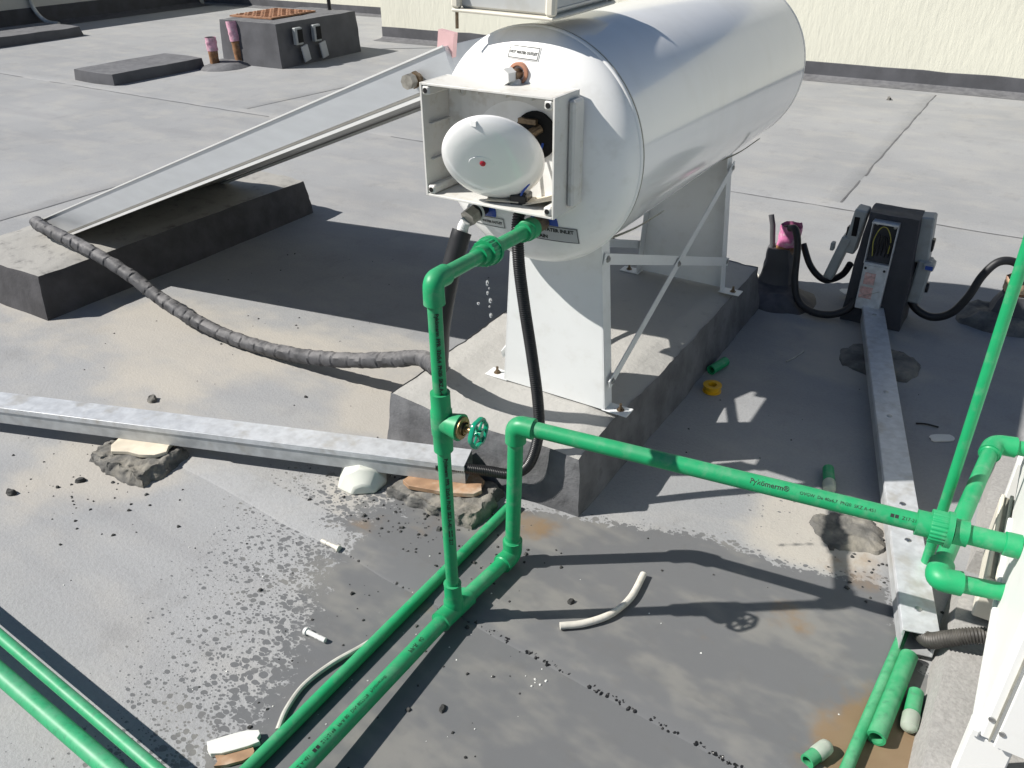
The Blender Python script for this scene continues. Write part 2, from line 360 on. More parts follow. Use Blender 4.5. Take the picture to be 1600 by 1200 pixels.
# pipe fittings
def elbow(c, d1, d2, r, k=1.34, L=None):
    """elbow at corner c whose mouths look along d1 and d2"""
    c, d1, d2 = V(c), V(d1).normalized(), V(d2).normalized(); L = L or r*2.5; R = r*k; br = r*1.25; pts = []
    pts.append(c+d1*L); pts.append(c+d1*(br+.0005))
    for i in range(1, 8):
        t = i/8; pts.append((c+d1*br)*(1-t)**2 + c*2*t*(1-t) + (c+d2*br)*t*t)
    pts.append(c+d2*(br+.0005)); pts.append(c+d2*L)
    rs = [R*1.03]+[R]*(len(pts)-2)+[R*1.03]
    b = B().tube(pts, rs, 22)
    for d in (d1, d2): b.cyl(c+d*(L-.001), c+d*(L+.004), R*.93, r*1.05, 22)
    return b
def socket(b, c, d, r, L, k=1.34):
    c, d = V(c), V(d).normalized(); b.lathe(c, d, [(r*.9, -L), (r*k*1.02, -L), (r*k, -L+.004), (r*k, L-.004), (r*k*1.02, L), (r*.9, L)], 24); return b
def union_nut(c, d, r, L, n=22, k=1.9):
    c, d = V(c), V(d).normalized(); a = (uz-d*d.z).normalized() if abs(d.z) < .95 else V((1, 0, 0)); b_ = d.cross(a); b = B(); N = n*4
    secs = [(-L, .86), (-L, .93), (-L+.002, .95), (L*.45, .95), (L*.45, 1.03), (L, 1.03), (L, .86)]
    k0 = len(b.v)
    for (dd, q) in secs:
        for j in range(N):
            rib = 1.0 if (j % 4) in (0, 1) or q in (.86, 1.03) else .955
            t = 2*pi*j/N; b.v.append(c+d*dd+(a*cos(t)+b_*sin(t))*r*k*q*rib)
    for i in range(len(secs)-1):
        for j in range(N): b.f.append((k0+i*N+j, k0+i*N+(j+1) % N, k0+(i+1)*N+(j+1) % N, k0+(i+1)*N+j))
    b.f.append(tuple(k0+j for j in reversed(range(N)))); b.f.append(tuple(k0+(len(secs)-1)*N+j for j in range(N)))
    return b
def bolt(b, c, d, r=.008, h=.007, shank=0):
    c, d = V(c), V(d).normalized(); b.tube([c, c+d*h], r, 6)
    b.lathe(c, d, [(r*1.5, 0), (r*1.5, .0015), (r, .0015)], 14)
    if shank: b.cyl(c, c+d*shank, r*.55, None, 10)
    return b
def open_pipe(p0, p1, r, wall=.3, n=22):
    p0, p1 = V(p0), V(p1); L = (p1-p0).length
    return B().lathe(p0, p1-p0, [(r, 0), (r, L), (r*(1-wall), L), (r*(1-wall), 0)], n, closed=True)

# ------------------------------------------------------------------ the roof
def poly_sd(p, poly):
    x, y = p; ins = False; best = 1e9; n = len(poly)
    for i in range(n):
        (x1, y1), (x2, y2) = poly[i], poly[(i+1) % n]
        if (y1 > y) != (y2 > y) and x < (x2-x1)*(y-y1)/(y2-y1)+x1: ins = not ins
        dx, dy = x2-x1, y2-y1; t = max(0, min(1, ((x-x1)*dx+(y-y1)*dy)/(dx*dx+dy*dy))); best = min(best, hypot(x-x1-t*dx, y-y1-t*dy))
    return -best if ins else best
WET = [(-1.5, 1.46), (-1.4, 1.12), (-1.27, .91), (-1.2, .7), (-1.08, .35), (-.6, .2), (.3, .2), (.25, 1.5), (.05, 1.72), (-.04, 1.92), (-.24, 1.86), (-.52, 1.85), (-.69, 1.79), (-.87, 1.73), (-1.0, 1.7), (-1.4, 1.52)]
CREAM = [(-.25, 2.03, .17, 1.1), (-.1, 2.12, .12, .7), (-1.76, 1.84, .17, .95), (-2.75, 1.78, .5, .6), (-3.15, 1.95, .35, .5), (-2.2, 2.1, .35, .45), (-1.88, 2.2, .25, .5), (-2.35, 1.1, .3, .7), (-1.5, 1.5, .2, .7), (-.42, 3.1, .3, .6), (-.35, 3.35, .3, .4), (-2.2, 1.35, .3, .3), (-3.9, 1.5, .5, .4), (-.45, 2.05, .2, .3)]
RUST = [(-.22, 1.66, .09, .7), (-.95, 1.63, .09, .9), (-1.42, 1.33, .12, .6), (-1.2, 1.5, .16, .55), (.05, 1.42, .16, 1.1), (-.12, 1.93, .13, .75), (-.43, 1.52, .12, .4), (-1.07, 1.2, .08, .6), (-1.06, .95, .08, .5), (-1.22, 1.0, .08, .2), (.06, 1.25, .12, 1.), (-.3, 1.2, .3, .2)]
def gauss(L, x, y): return min(1.2, sum(a*math.exp(-((x-cx)**2+(y-cy)**2)/(r*r)) for cx, cy, r, a in L))
def base_dust(x, y):
    k = 0
    for cx, cy, hx, hy in ((-1.235, 2.57, .375, .86), (-3.835, 2.53, .35, .84), (.49, 1.52, .385, .44)):
        d = hypot(max(0, abs(x-cx)-hx), max(0, abs(y-cy)-hy)); k = max(k, .38*math.exp(-(d/.045)**2)*(.6+.8*noise.noise(V((x*5, y*5, 0)))))
    return k
xs = [-60, -40, -28, -20, -15, -12, -9, -7, -6, -5.2, -4.6] + [-4.2+.05*i for i in range(17)] + [-3.35+.03*i for i in range(127)] + [.5, .6, .8, 1, 1.5, 2, 3, 5, 8, 12, 20, 40, 60]
ys = [-20, -10, -5, -2, -1, -.4, 0] + [.1+.03*i for i in range(95)] + [2.95+.06*i for i in range(22)] + [4.4, 4.7, 5, 5.5, 6, 7, 8, 9, 10, 12, 16, 25, 40]
b = B(); nx, ny = len(xs), len(ys); A = {'wet': [], 'cream': [], 'rust': []}
for y in ys:
    for x in xs:
        b.v.append(V((x, y, 0)))
        if -4.5 < x < .8 and 0 < y < 4:
            d = poly_sd((x, y), WET); wdt = .62 if (x < -1.0 and y < 1.55) else .07
            sof = x < -.95 and y < 1.5; wv = (max(0., min(1., .70-.62*d/.55 if d > 0 else .70+.30*(-d/.14))) if sof else (1. if d < -.02 else max(0., .74*(1-(d+.02)/wdt))))
            wv = max(wv, .30*math.exp(-((x+.4)**2+(y-2.06)**2)/.06), .16*math.exp(-((x+1.9)**2+(y-1.2)**2)/.3))
            A['wet'].append(wv); A['cream'].append(gauss(CREAM, x, y)+base_dust(x, y)); A['rust'].append(gauss(RUST, x, y))
        else:
            for k in A: A[k].append(0.)
for j in range(ny-1):
    for i in range(nx-1): b.f.append((j*nx+i, j*nx+i+1, (j+1)*nx+i+1, (j+1)*nx+i))
roof = b.obj('roof', 'roof'); roof['kind'] = 'structure'
for k, vals in A.items():
    at = roof.data.attributes.new(k, 'FLOAT', 'POINT'); at.data.foreach_set('value', vals)
# overlaps of the membrane sheets
mat('tar_grey', (.12, .12, .125), .7, var=.3, vs=9)
def lap(p0, p1, wd, h=.006, seg=.12, line=.014):
    p0, p1 = V((*p0, 0)), V((*p1, 0)); d = (p1-p0); L = d.length; d.normalize(); n = V((-d.y, d.x, 0)); N = max(2, int(L/seg)); b = B()
    for i in range(N+1):
        p = p0+d*(L*i/N); j1 = .006*noise.noise(p*3.1); j2 = .010*noise.noise(p*4.7+V((3, 0, 0)))
        for u, z in ((-wd/2+j2-.012, -.001), (-wd/2+j2, h*.6), (wd/2+j1-.003, h), (wd/2+j1, -.001)): b.v.append(p+n*u+V((0, 0, z)))
    for i in range(N):
        for q in range(3): b.f.append((i*4+q, i*4+q+1, i*4+q+5, i*4+q+4))
    o = b.obj('membrane_lap', 'roof', roof)
    if line:
        bb = B()
        for i in range(N*3):
            a_ = p0+d*(L*i/(N*3)); c_ = p0+d*(L*(i+1)/(N*3))
            if noise.noise(a_*1.3+V((7, 0, 0))) < -.38: continue
            w1, w2 = (line*(.55+.9*abs(noise.noise(q*5))) for q in (a_, c_)); j1, j2 = (.012*noise.noise(q*4.1) for q in (a_, c_)); e_ = -wd/2-.01
            bb.add([a_+n*(e_+j1-w1/2)+uz*.0022, c_+n*(e_+j2-w2/2)+uz*.0022, c_+n*(e_+j2+w2/2)+uz*.0022, a_+n*(e_+j1+w1/2)+uz*.0022], [(0, 1, 2, 3)])
        q_ = bb.obj('sealing_line', 'tar_grey', o)
    d_ = [0.]*len(b.v)
    for k in ('wet', 'cream', 'rust'):
        vals = []
        for p in b.v:
            vals.append(1. if (k == 'wet' and poly_sd((p.x, p.y), WET) < 0) else (.0 if k == 'wet' else (gauss(CREAM, p.x, p.y) if k == 'cream' else gauss(RUST, p.x, p.y)) if -4.5 < p.x < .8 and 0 < p.y < 4 else 0.))
        at = o.data.attributes.new(k, 'FLOAT', 'POINT'); at.data.foreach_set('value', vals)
    return o
lap((-2.2, 1.345), (.3, 1.204), .10, line=0); lap((-.96, 5.0), (-.955, 8.5), .09); lap((-12.4, 5.06), (6, 4.97), .10)
lap((-5.05, 1.2), (-4.98, 5.0), .10); 
lap((-6.0, 5.03), (-5.6, 8.6), .09)

# ------------------------------------------------------------------ walls round the roof
t = thing('plaster_wall', (-2, 8.85, 0), 'near cream plastered wall behind the tank, rough vertical strokes', 'wall', 'cream walls')
B().box((1.25, 9.0+.02, 1.6), (17.5, .4, 3.2)).obj('wall_face', 'plaster_cream', t)
b = B(); n = 90
for i in range(n+1):
    x = -7.5+.0+17.5*i/n; j = .012*noise.noise(V((x*3, 0, 0))); 
    for y, z in ((8.62, .002), (8.78, .012), (8.81, .03), (8.812, .145+j), (8.83, .15+j)): b.v.append(V((x, y, z)))
for i in range(n):
    for q in range(4): b.f.append((i*5+q, (i+1)*5+q, (i+1)*5+q+1, i*5+q+1))
b.obj('upstand', 'bitumen_dark', t)
t = thing('plaster_wall', (-9, 10.6, 0), 'far cream wall seen past the corner of the nearer cream wall', 'wall', 'cream walls')
B().box((-7.5, 10.8, 1.6), (11, .4, 3.2)).obj('wall_face', 'plaster_cream', t)
B().prism([(10.45, .003), (10.57, .012), (10.595, .02), (10.595, .12), (10.62, .12), (10.62, .003)], (-13, 0, 0), (0, 1, 0), (0, 0, 1), (11, 0, 0)).obj('upstand', 'bitumen_dark', t)
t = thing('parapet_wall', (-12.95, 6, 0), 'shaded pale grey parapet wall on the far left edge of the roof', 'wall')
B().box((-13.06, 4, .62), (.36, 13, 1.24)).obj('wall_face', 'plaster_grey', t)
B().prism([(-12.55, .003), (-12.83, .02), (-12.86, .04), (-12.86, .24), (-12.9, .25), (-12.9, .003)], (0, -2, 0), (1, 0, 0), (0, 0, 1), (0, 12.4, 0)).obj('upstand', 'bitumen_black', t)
b = B().tube(spline([(-12.845, 7.41, 1.1), (-12.84, 7.42, .4), (-12.82, 7.44, .2), (-12.72, 7.5, .06), (-12.5, 7.55, .03)], 6), .03, 10)
single(b, 'drain_pipe', 'galv_dull', 'thin grey pipe running down the shaded parapet wall', 'pipe')

# ------------------------------------------------------------------ far plinths
b = B().rough((-11.75, 6.35, 0), (.45, .83), (.43, .8), .115, (10, 18, 3), .012, 2.5, 1, .15)
single(b, 'low_slab', 'bitumen_dark', 'low dark bitumen slab beside the shaded parapet wall', 'slab', 'low dark slabs')
b = B().rough((-8.2, 5.72, 0), (.33, .58), (.32, .57), .105, (10, 16, 3), .008, 2.5, 2, .12)
single(b, 'low_slab', 'bitumen_dark', 'low dark bitumen slab in front of the block with rusty hatch', 'slab', 'low dark slabs')
t = thing('service_block', (-7.5, 7.25, 0), 'dark coated service block with two open grey boxes on its side', 'block')
B().rough((-7.53, 7.27, 0), (.47, .66), (.445, .64), .44, (14, 18, 10), .012, 2.2, 3, .1).obj('block_body', 'bitumen_dark', t)
for y in (6.88, 7.16):
    s = B().box((-7.035, y, .30), (.05, .105, .17), bev=.006).obj('socket_box', 'isolator_grey', t)
    B().box((-7.008, y+.012, .30), (.01, .07, .13)).obj('opening', 'hole_black', s)
    B().box((-7.015, y+.07, .12), (.02, .10, .165), Matrix.Rotation(radians(12), 4, 'X'), bev=.005).obj('hanging_cover', 'label_grey', s)
b = B().box((-7.72, 7.22, .452), (.62, .72, .016), .05); 
for i in range(9):
    for j in range(10): b.box((-7.98+.065*i+.003*(j % 2), 6.93+.065*j, .4635), (.045, .018, .008), .05+(.8 if (i+j) % 2 else -.8))
single(b, 'hatch_plate', 'rust_plate', 'rusty brown chequer plate lying on the dark service block', 'plate')
b = B().cyl((-7.45, 7.85, .42), (-7.47, 7.85, 1.6), .022, None, 12); b.lathe((-7.45, 7.85, .43), (0, 0, 1), [(.05, 0), (.05, .008), (.023, .012)], 14)
single(b, 'thin_post', 'black_plastic', 'thin black post rising behind the rusty hatch plate', 'post')
b = B().rough((-7.72, 6.42, 0), (.26, .3), (.15, .17), .05, (10, 10, 3), .02, 5, 4, .9)
single(b, 'mortar_mound', 'bitumen_dark', 'low grey mound under the two rusty pipe stubs', 'mound')
for (x, y, h, lx, lb) in ((-7.83, 6.38, .28, .0, 'short rusty pipe stub with pale pink wrapped top'), (-7.70, 6.62, .42, -.04, 'taller rusty pipe stub with pink wrapped top')):
    t = thing('pipe_stub', (x, y, .0), lb, 'pipe', 'pink wrapped stubs by the block')
    def R_(L, q, i): return .05+.004*noise.noise(V((cos(q)*2, sin(q)*2, L*20)))
    B().tube([V((x, y, .02))+V((lx, 0, h))*k*.06 for k in range(10)], .05, 16, rfun=R_).obj('pipe', 'rust_pipe', t)
    B().tube([V((x, y, .02))+V((lx, 0, h))*(.52+k*.048) for k in range(11)], .06, 18, caps=False, rfun=lambda L, q, i: .058+.007*noise.noise(V((cos(q)*2.5, sin(q)*2.5, L*30)))).obj('wrapping', 'pink_film', t)
    B().cyl(V((x, y, .02))+V((lx, 0, h))*.9, V((x, y, .02))+V((lx, 0, h))*.985, .05, None, 14).obj('bore', 'hole_black', t)

# ------------------------------------------------------------------ collector and its plinth
b = B().rough((-3.835, 2.53, 0), (.35, .84), (.328, .815), .205, (40, 80, 12), .008, 4, 7, .05, rim=.05)
single(b, 'collector_plinth', 'concrete_dark', 'dark coated concrete plinth under the low end of the solar collector', 'plinth')
t = thing('solar_collector', (-4.0, 2.05, .2), 'aluminium framed solar collector sloping up from its plinth to the tank', 'solar collector')
P0 = V((-3.99, 2.05, .262)); P1 = V((-1.52, 2.05, 1.222)); ux = (P1-P0).normalized(); un = V((-ux.z, 0, ux.x)); LEN = (P1-P0).length; WID = 1.0; TK = .105
def cbox(u0_, u1, v0, v1, n0, n1):
    vs = [P0+ux*u+V((0, 1, 0))*v+un*q for q in (n0, n1) for (u, v) in ((u0_, v0), (u1, v0), (u1, v1), (u0_, v1))]
    return vs, [(3, 2, 1, 0), (4, 5, 6, 7), (0, 1, 5, 4), (1, 2, 6, 5), (2, 3, 7, 6), (3, 0, 4, 7)]
for nm, a in (('side_frame', (0, LEN, 0, .022)), ('side_frame', (0, LEN, WID-.022, WID)), ('end_frame', (0, .022, .0225, WID-.0225)), ('end_frame', (LEN-.022, LEN, .0225, WID-.0225))):
    fr = B().add(*cbox(a[0], a[1], a[2], a[3], -TK+.012, 0)).obj(nm, 'alu', t, bevel=.0015)
    if nm == 'side_frame':
        s_ = -1 if a[2] == 0 else 1; y0 = a[2] if s_ < 0 else a[3]; lo, hi = sorted((y0+s_*.0005, y0+s_*.006))
        B().add(*cbox(0, LEN, lo, hi, -.001, .004)).obj('top_bead', 'label_white', fr)
        B().add(*cbox(0, LEN, lo, y0+s_*.004 if s_ > 0 else hi, -TK+.004, -TK+.0115)).obj('groove_strip', 'alu_back', fr)
        lo, hi = sorted((y0-s_*.02, y0+s_*.005)); B().add(*cbox(.02, LEN, lo, hi, -TK-.008, -TK+.003)).obj('bottom_flange', 'label_white', fr)
B().add(*cbox(.022, LEN-.022, .0225, WID-.0225, -.014, -.004)).obj('glass_pane', 'glass_dark', t)
B().add(*cbox(.022, LEN-.022, .0225, WID-.0225, -TK+.013, -TK+.018)).obj('back_sheet', 'alu_back', t)
B().add(*cbox(.0, .03, -.01, WID+.01, -TK-.014, -TK-.0125)).obj('lower_lip', 'label_white', t)
hp = P0+ux*(LEN-.13)+un*(-.055)
b = B().cyl(hp, hp+V((0, -.035, 0)), .019, None, 18); b.tube([hp+V((0, -.008, 0)), hp+V((0, -.022, 0))], .025, 6); b.obj('header_pipe', 'bronze_dirty', t)
b = B().tube([hp+V((0, -.03, 0)), hp+V((0, -.055, 0))], .022, 8); b.obj('header_cap', 'steel_dirty', t)
hq = P0+ux*.05+un*(-.055); B().cyl(hq, hq+V((0, -.03, 0)), .024, None, 16).obj('header_pipe', 'bronze_dirty', t)
for y in (2.08, 2.95): B().box((-1.53, y, 1.222), (.055, .02, .075), Matrix.Rotation(radians(8), 4, 'Y')).obj('mounting_bracket', 'pink_pale', t)
for y in (2.2, 2.9): B().box((-1.47, y, .9), (.035, .035, .62), Matrix.Rotation(radians(-32), 4, 'Y')).obj('rear_strut', 'stand_white', t)

# ------------------------------------------------------------------ tank plinth, stand and tank
b = B().rough((-1.235, 2.57, 0), (.375, .86), (.352, .835), .21, (48, 100, 16), .009, 5, 12, .06, rim=.08)
single(b, 'tank_plinth', 'concrete_coated', 'dusty grey concrete plinth with chipped edges under the tank stand', 'plinth')
st = thing('tank_stand', (-1.115, 2.5, .21), 'white sheet metal stand with crossed braces under the tank', 'stand')
TX, TZ, TR = -1.112, 1.02, .30
def leg(y, sgn):
    xb, xt, zb = .182, .146, .214; poly = [(-xb, zb), (xb, zb)]
    N = 12
    for i in range(N+1):
        x = xt-2*xt*i/N; poly.append((x, TZ-sqrt((TR+.002)**2-x*x)))
    p = B().prism(poly, (TX, y, 0), (1, 0, 0), (0, 0, 1), (0, .003*sgn, 0)).obj('leg_panel', 'stand_white', st, bevel=.001)
    for s_ in (-1, 1):
        zt = TZ-sqrt((TR+.002)**2-xt*xt)
        B().add([(TX+s_*xb, y, zb), (TX+s_*(xb+.003), y, zb), (TX+s_*(xt+.003), y, zt), (TX+s_*xt, y, zt), (TX+s_*xb, y+.05*sgn, zb), (TX+s_*(xb+.003), y+.05*sgn, zb), (TX+s_*(xt+.003), y+.05*sgn, zt), (TX+s_*xt, y+.05*sgn, zt)],
                [(0, 1, 2, 3), (7, 6, 5, 4), (0, 4, 5, 1), (1, 5, 6, 2), (2, 6, 7, 3), (3, 7, 4, 0)]).obj('leg_flange', 'stand_white', p)
        f_ = B().box((TX+s_*(xb+.035), y+.025*sgn, .2135), (.085, .052, .004)).obj('foot_plate', 'stand_white', st, bevel=.001)
        bolt(B(), (TX+s_*(xb+.045), y+.025*sgn, .2155), (0, 0, 1), .008, .008, .022).obj('anchor_bolt', 'bronze_dirty', f_)
leg(1.99, 1); leg(3.07, -1)
for s_ in (-1, 1):
    def strap(a, c, o):
        a, c = V(a), V(c); d = (c-a).normalized(); n = V((s_, 0, 0)); e = d.cross(n).normalized()
        a = a-d*.02; c = c+d*.02; vs = [q+e*k+n*w_ for q in (a, c) for k, w_ in ((-.016, o), (.016, o), (.016, o+.003), (-.016, o+.003))]
        pp = B().add(vs, [(3, 2, 1, 0), (4, 5, 6, 7), (0, 1, 5, 4), (1, 2, 6, 5), (2, 3, 7, 6), (3, 0, 4, 7)]).obj('brace_strap', 'stand_white', st)
        for q in (a+d*.02, c-d*.02, (a+c)/2): bolt(B(), q+n*(o+.003), n, .007, .006).obj('bolt', 'steel', pp)
    X = TX+s_*.166; XB = TX+s_*.179; XT = TX+s_*.15
    strap((XT, 2.015, .70), (XB, 3.045, .335), .006); strap((XB, 2.015, .31), (XT, 3.045, .705), .0125)

tk = thing('water_tank', (TX, 2.6, TZ-TR), 'glossy white cylindrical hot water tank lying on its stand', 'tank')
Y0, Y1, DM = 1.87, 3.33, .085
def dome(x, z):
    q = min(1., hypot(x-TX, z-TZ)/TR); return Y0 - DM*(1-q**3.6)**.62
B().lathe((TX, Y0, TZ), (0, 1, 0), [(TR, .012), (TR, .3), (TR, .7), (TR, 1.1), (TR, Y1-Y0-.012)], 96).obj('shell', 'tank_white', tk, smooth=40)
pr = [(TR*sin(pi/2*k/24), -DM*(1-(sin(pi/2*k/24))**3.6)**.62) for k in range(25)]
b = B().lathe((TX, Y0, TZ), (0, 1, 0), pr+[(TR+.003, .001), (TR+.005, .005), (TR+.004, .012)], 96); cap = b.obj('end_cap', 'cap_white', tk, smooth=50)
B().lathe((TX, Y0+.0125, TZ), (0, 1, 0), [(TR+.001, 0), (TR+.0045, .001), (TR+.004, .006), (TR+.001, .007)], 96).obj('rim_seal', 'seal_grey', cap)
b = B().lathe((TX, Y1, TZ), (0, 1, 0), [(TR+.0005, -.014), (TR+.001, -.004)]+[(r_, -d_) for r_, d_ in reversed(pr)], 80); b.obj('end_cap', 'cap_white', tk, smooth=50)

for yb, k in ((2.03, 1.), (2.95, .9)):      # loose strip tails under the shell
    b = B(); p0, p1 = V((TX+.10, yb, TZ-TR+.014)), V((TX+.30*k, yb, TZ-TR+.138*k)); m_ = (p0+p1)/2+V((.012, 0, -.006)); cs = spline([V((TX-.02, yb, TZ-TR-.003)), p0, m_, p1], 6)
    for q in cs: b.v += [q, q+V((0, .022, 0)), q+V((.002, .022, -.003)), q+V((.002, 0, -.003))]
    for i in range(len(cs)-1):
        for j in range(4): b.f.append((i*4+j, i*4+(j+1) % 4, i*4+4+(j+1) % 4, i*4+4+j))
    n_ = (len(cs)-1)*4; b.f += [(0, 1, 2, 3), (n_+3, n_+2, n_+1, n_)]; b.obj('saddle_strip', 'seal_grey', tk)
# labels follow the dome
def dome_plate(cx, cz, wd, h, rot, m, name, lift=.0015, n=10):
    b = B(); c_, s_ = cos(rot), sin(rot)
    for j in range(n//2+1):
        for i in range(n+1):
            u, v_ = (i/n-.5)*wd, (j/(n//2)-.5)*h; x, z = cx+u*c_-v_*s_, cz+u*s_+v_*c_; b.v.append(V((x, dome(x, z)-lift, z)))
    for j in range(n//2):
        for i in range(n): b.f.append((j*(n+1)+i, j*(n+1)+i+1, (j+1)*(n+1)+i+1, (j+1)*(n+1)+i))
    return b.obj(name, m, cap)
def dome_text(body, size, cx, cz, rot, lift=.0022, bold=.0004, parent=None):
    vs, fs = text_mesh(body, size, bold); wd = max(v.x for v in vs); c_, s_ = cos(rot), sin(rot); b = B(); pts = []
    for v in vs:
        u, q = v.x-wd/2, v.y-size*.35; x, z = cx+u*c_-q*s_, cz+u*s_+q*c_; pts.append((x, dome(x, z)-lift, z))
    return b.add(pts, fs).obj('lettering', 'print_black', parent or cap, smooth=0)
def frame_lines(cx, cz, wd, h, rot, lift, p):
    for (u, v_, a, b_) in ((0, h/2, wd, .0016), (0, -h/2, wd, .0016), (-wd/2, 0, .0016, h), (wd/2, 0, .0016, h)):
        dome_plate(cx+u*cos(rot)-v_*sin(rot), cz+u*sin(rot)+v_*cos(rot), a, b_, rot, 'print_black', 'label_border', lift)
lb = dome_plate(-1.108, 1.268, .088, .030, radians(-2), 'label_white', 'label'); dome_text('HOT WATER OUTLET', .0078, -1.108, 1.268, radians(-2), parent=lb); frame_lines(-1.108, 1.268, .082, .025, radians(-2), .002, lb)
lb = dome_plate(-1.215, .832, .115, .030, radians(4), 'label_white', 'label'); dome_text('COLD WATER OUTLET', .0096, -1.215, .832, radians(4), parent=lb); frame_lines(-1.215, .832, .111, .026, radians(4), .002, lb)
lb = dome_plate(-1.02, .834, .15, .046, radians(-1), 'label_grey', 'label'); dome_text('COLD WATER INLET', .0138, -1.02, .845, radians(-1), parent=lb, bold=.0006); dome_text('& DRAIN', .0138, -1.055, .824, radians(-1), parent=lb, bold=.0006); frame_lines(-1.02, .834, .146, .042, radians(-1), .002, lb)
for cx, cz in ((-1.035, .862), (-1.222, .864)):
    b = B(); n = 28; b.v.append(V((cx, dome(cx, cz)-.001, cz)))
    for k in range(n): x, z = cx+.040*cos(2*pi*k/n), cz+.040*sin(2*pi*k/n); b.v.append(V((x, dome(x, z)-.0012, z)))
    b.f = [(0, 1+k, 1+(k+1) % n) for k in range(n)]; b.obj('blue_ring', 'sticker_blue', cap)
# hot outlet: copper stub with white plug
yc = dome(-1.112, 1.222)
b = B().lathe((-1.112, yc+.01, 1.222), (0, -1, .05), [(.026, 0), (.026, .016), (.019, .017), (.019, .0)], 26, closed=True); b.obj('copper_ring', 'copper', cap)
b = B().tube([(-1.112, yc, 1.222), (-1.112, yc-.03, 1.222)], .013, 14); b.obj('outlet_stub', 'bronze_dirty', cap)
b = B().tube([(-1.118, yc-.024, 1.222), (-1.124, yc-.05, 1.221)], .019, 6); b.tube([(-1.112, yc-.012, 1.21), (-1.112, yc-.026, 1.188)], [.013, .021], 10); b.obj('outlet_plug', 'label_white', cap)
# inlet and outlet fittings under the box
yi = dome(-1.04, .865)
B().tube([(-1.04, yi+.01, .863), (-1.036, 1.735, .866)], .021, 8).obj('inlet_nipple', 'bronze_dirty', cap)
yo = dome(-1.225, .872)
b = B().cyl((-1.225, yo+.01, .872), (-1.225, 1.745, .868), .02, None, 18); o = b.obj('outlet_nipple', 'black_plastic', cap)
B().tube([(-1.225, 1.752, .868), (-1.229, 1.725, .858)], .024, 6).obj('outlet_nut', 'steel_dirty', o)
B().lathe((-1.225, 1.76, .870), (0, -1, -.2), [(.022, 0), (.027, 0), (.027, .004), (.022, .004)], 22, closed=True).obj('outlet_washer', 'label_white', o)

# open terminal box on the end cap
BX0, BX1, BZ0, BZ1, BY0, BY1 = -1.328, -.945, .918, 1.202, 1.682, 1.80
bx = B().box(((BX0+BX1)/2, BY1-.004, (BZ0+BZ1)/2), (BX1-BX0, .006, BZ1-BZ0)).obj('terminal_box', 'box_inner', tk)
W_ = .006; ym = (BY0+BY1-.0075)/2; dy = BY1-.0075-BY0
for nm, c, d in (('side_wall', (BX0+W_/2, ym, (BZ0+BZ1)/2), (W_, dy, BZ1-BZ0)), ('side_wall', (BX1-W_/2, ym, (BZ0+BZ1)/2), (W_, dy, BZ1-BZ0)),
                 ('top_wall', ((BX0+BX1)/2, ym, BZ1-W_/2), (BX1-BX0-2*W_-.0004, dy, W_)), ('bottom_wall', ((BX0+BX1)/2, ym, BZ0+W_/2), (BX1-BX0-2*W_-.0004, dy, W_))):
    B().box(c, d).obj(nm, 'box_grey', bx, bevel=.0012)
for sx, x in ((1, BX0), (-1, BX1)):
    for sz, z in ((1, BZ0), (-1, BZ1)):
        cx, cz = x+sx*.018, z+sz*.018
        b = B().box((cx, ym-.001, cz), (.022, dy, .022), bev=.004); b.obj('screw_post', 'box_grey', bx)
        B().cyl((cx, BY0-.0022, cz), (cx, BY0+.02, cz), .0065, None, 12).obj('screw_hole', 'hole_black', bx)
for x in (-1.25, -1.17, -1.09, -1.02): B().box((x, ym+.006, BZ1-.012), (.0025, dy-.03, .011)).obj('inner_rib', 'box_grey', bx)
for z in (1.10, 1.01): B().box((BX0+.012, ym+.006, z), (.011, dy-.03, .0025)).obj('inner_rib', 'box_grey', bx)
for x, z in ((-1.275, 1.168), (-.99, .968), (-1.275, .962)):
    B().lathe((x, BY1-.006, z), (0, -1, 0), [(.013, 0), (.012, .008), (.006, .008), (.006, .002)], 16).obj('mount_boss', 'box_grey', bx)
B().box((-1.13, BY1-.0095, 1.075), (.30, .004, .19)).obj('mount_plate', 'box_inner', bx)
B().cyl((-1.055, BY1-.0125, 1.085), (-1.055, BY1-.02, 1.085), .058, None, 26).obj('element_opening', 'hole_black', bx)
b = B().cyl((-1.04, BY1-.02, 1.105), (-1.06, BY1-.05, 1.09), .012, None, 10).box((-1.07, BY1-.03, 1.12), (.05, .012, .012)); b.obj('terminal_block', 'bronze_dirty', bx)
b = B().box((-1.01, ym+.02, BZ0+.022), (.10, .07, .003), Matrix.Rotation(radians(-18), 4, 'Y')).box((-1.1, ym, BZ0+.012), (.12, .05, .003), Matrix.Rotation(.3, 4, 'Z')); b.obj('torn_insulation', 'tile_cream', bx)
for k, (m_, p_) in enumerate((('wire_yellow', [(-1.06, 1.775, 1.06), (-1.10, 1.74, .99), (-1.085, 1.735, .95), (-1.078, 1.745, .925)]), ('black_plastic', [(-1.04, 1.775, 1.05), (-1.06, 1.735, .99), (-1.07, 1.73, .95), (-1.076, 1.74, .925)]), ('sticker_blue', [(-1.03, 1.775, 1.07), (-1.03, 1.73, 1.0), (-1.06, 1.725, .955), (-1.072, 1.738, .925)]))):
    B().tube(spline(p_, 8), .003, 8).obj('wire', m_, bx)
B().box((-1.075, 1.745, .934), (.045, .05, .03), .2, bev=.004).obj('cable_gland', 'black_plastic', bx)
# outer rail on the box's right side
B().box((BX1+.0095, ym+.03, (BZ0+BZ1)/2), (.018, .05, BZ1-BZ0-.03), bev=.005).obj('side_rail', 'box_grey', bx)
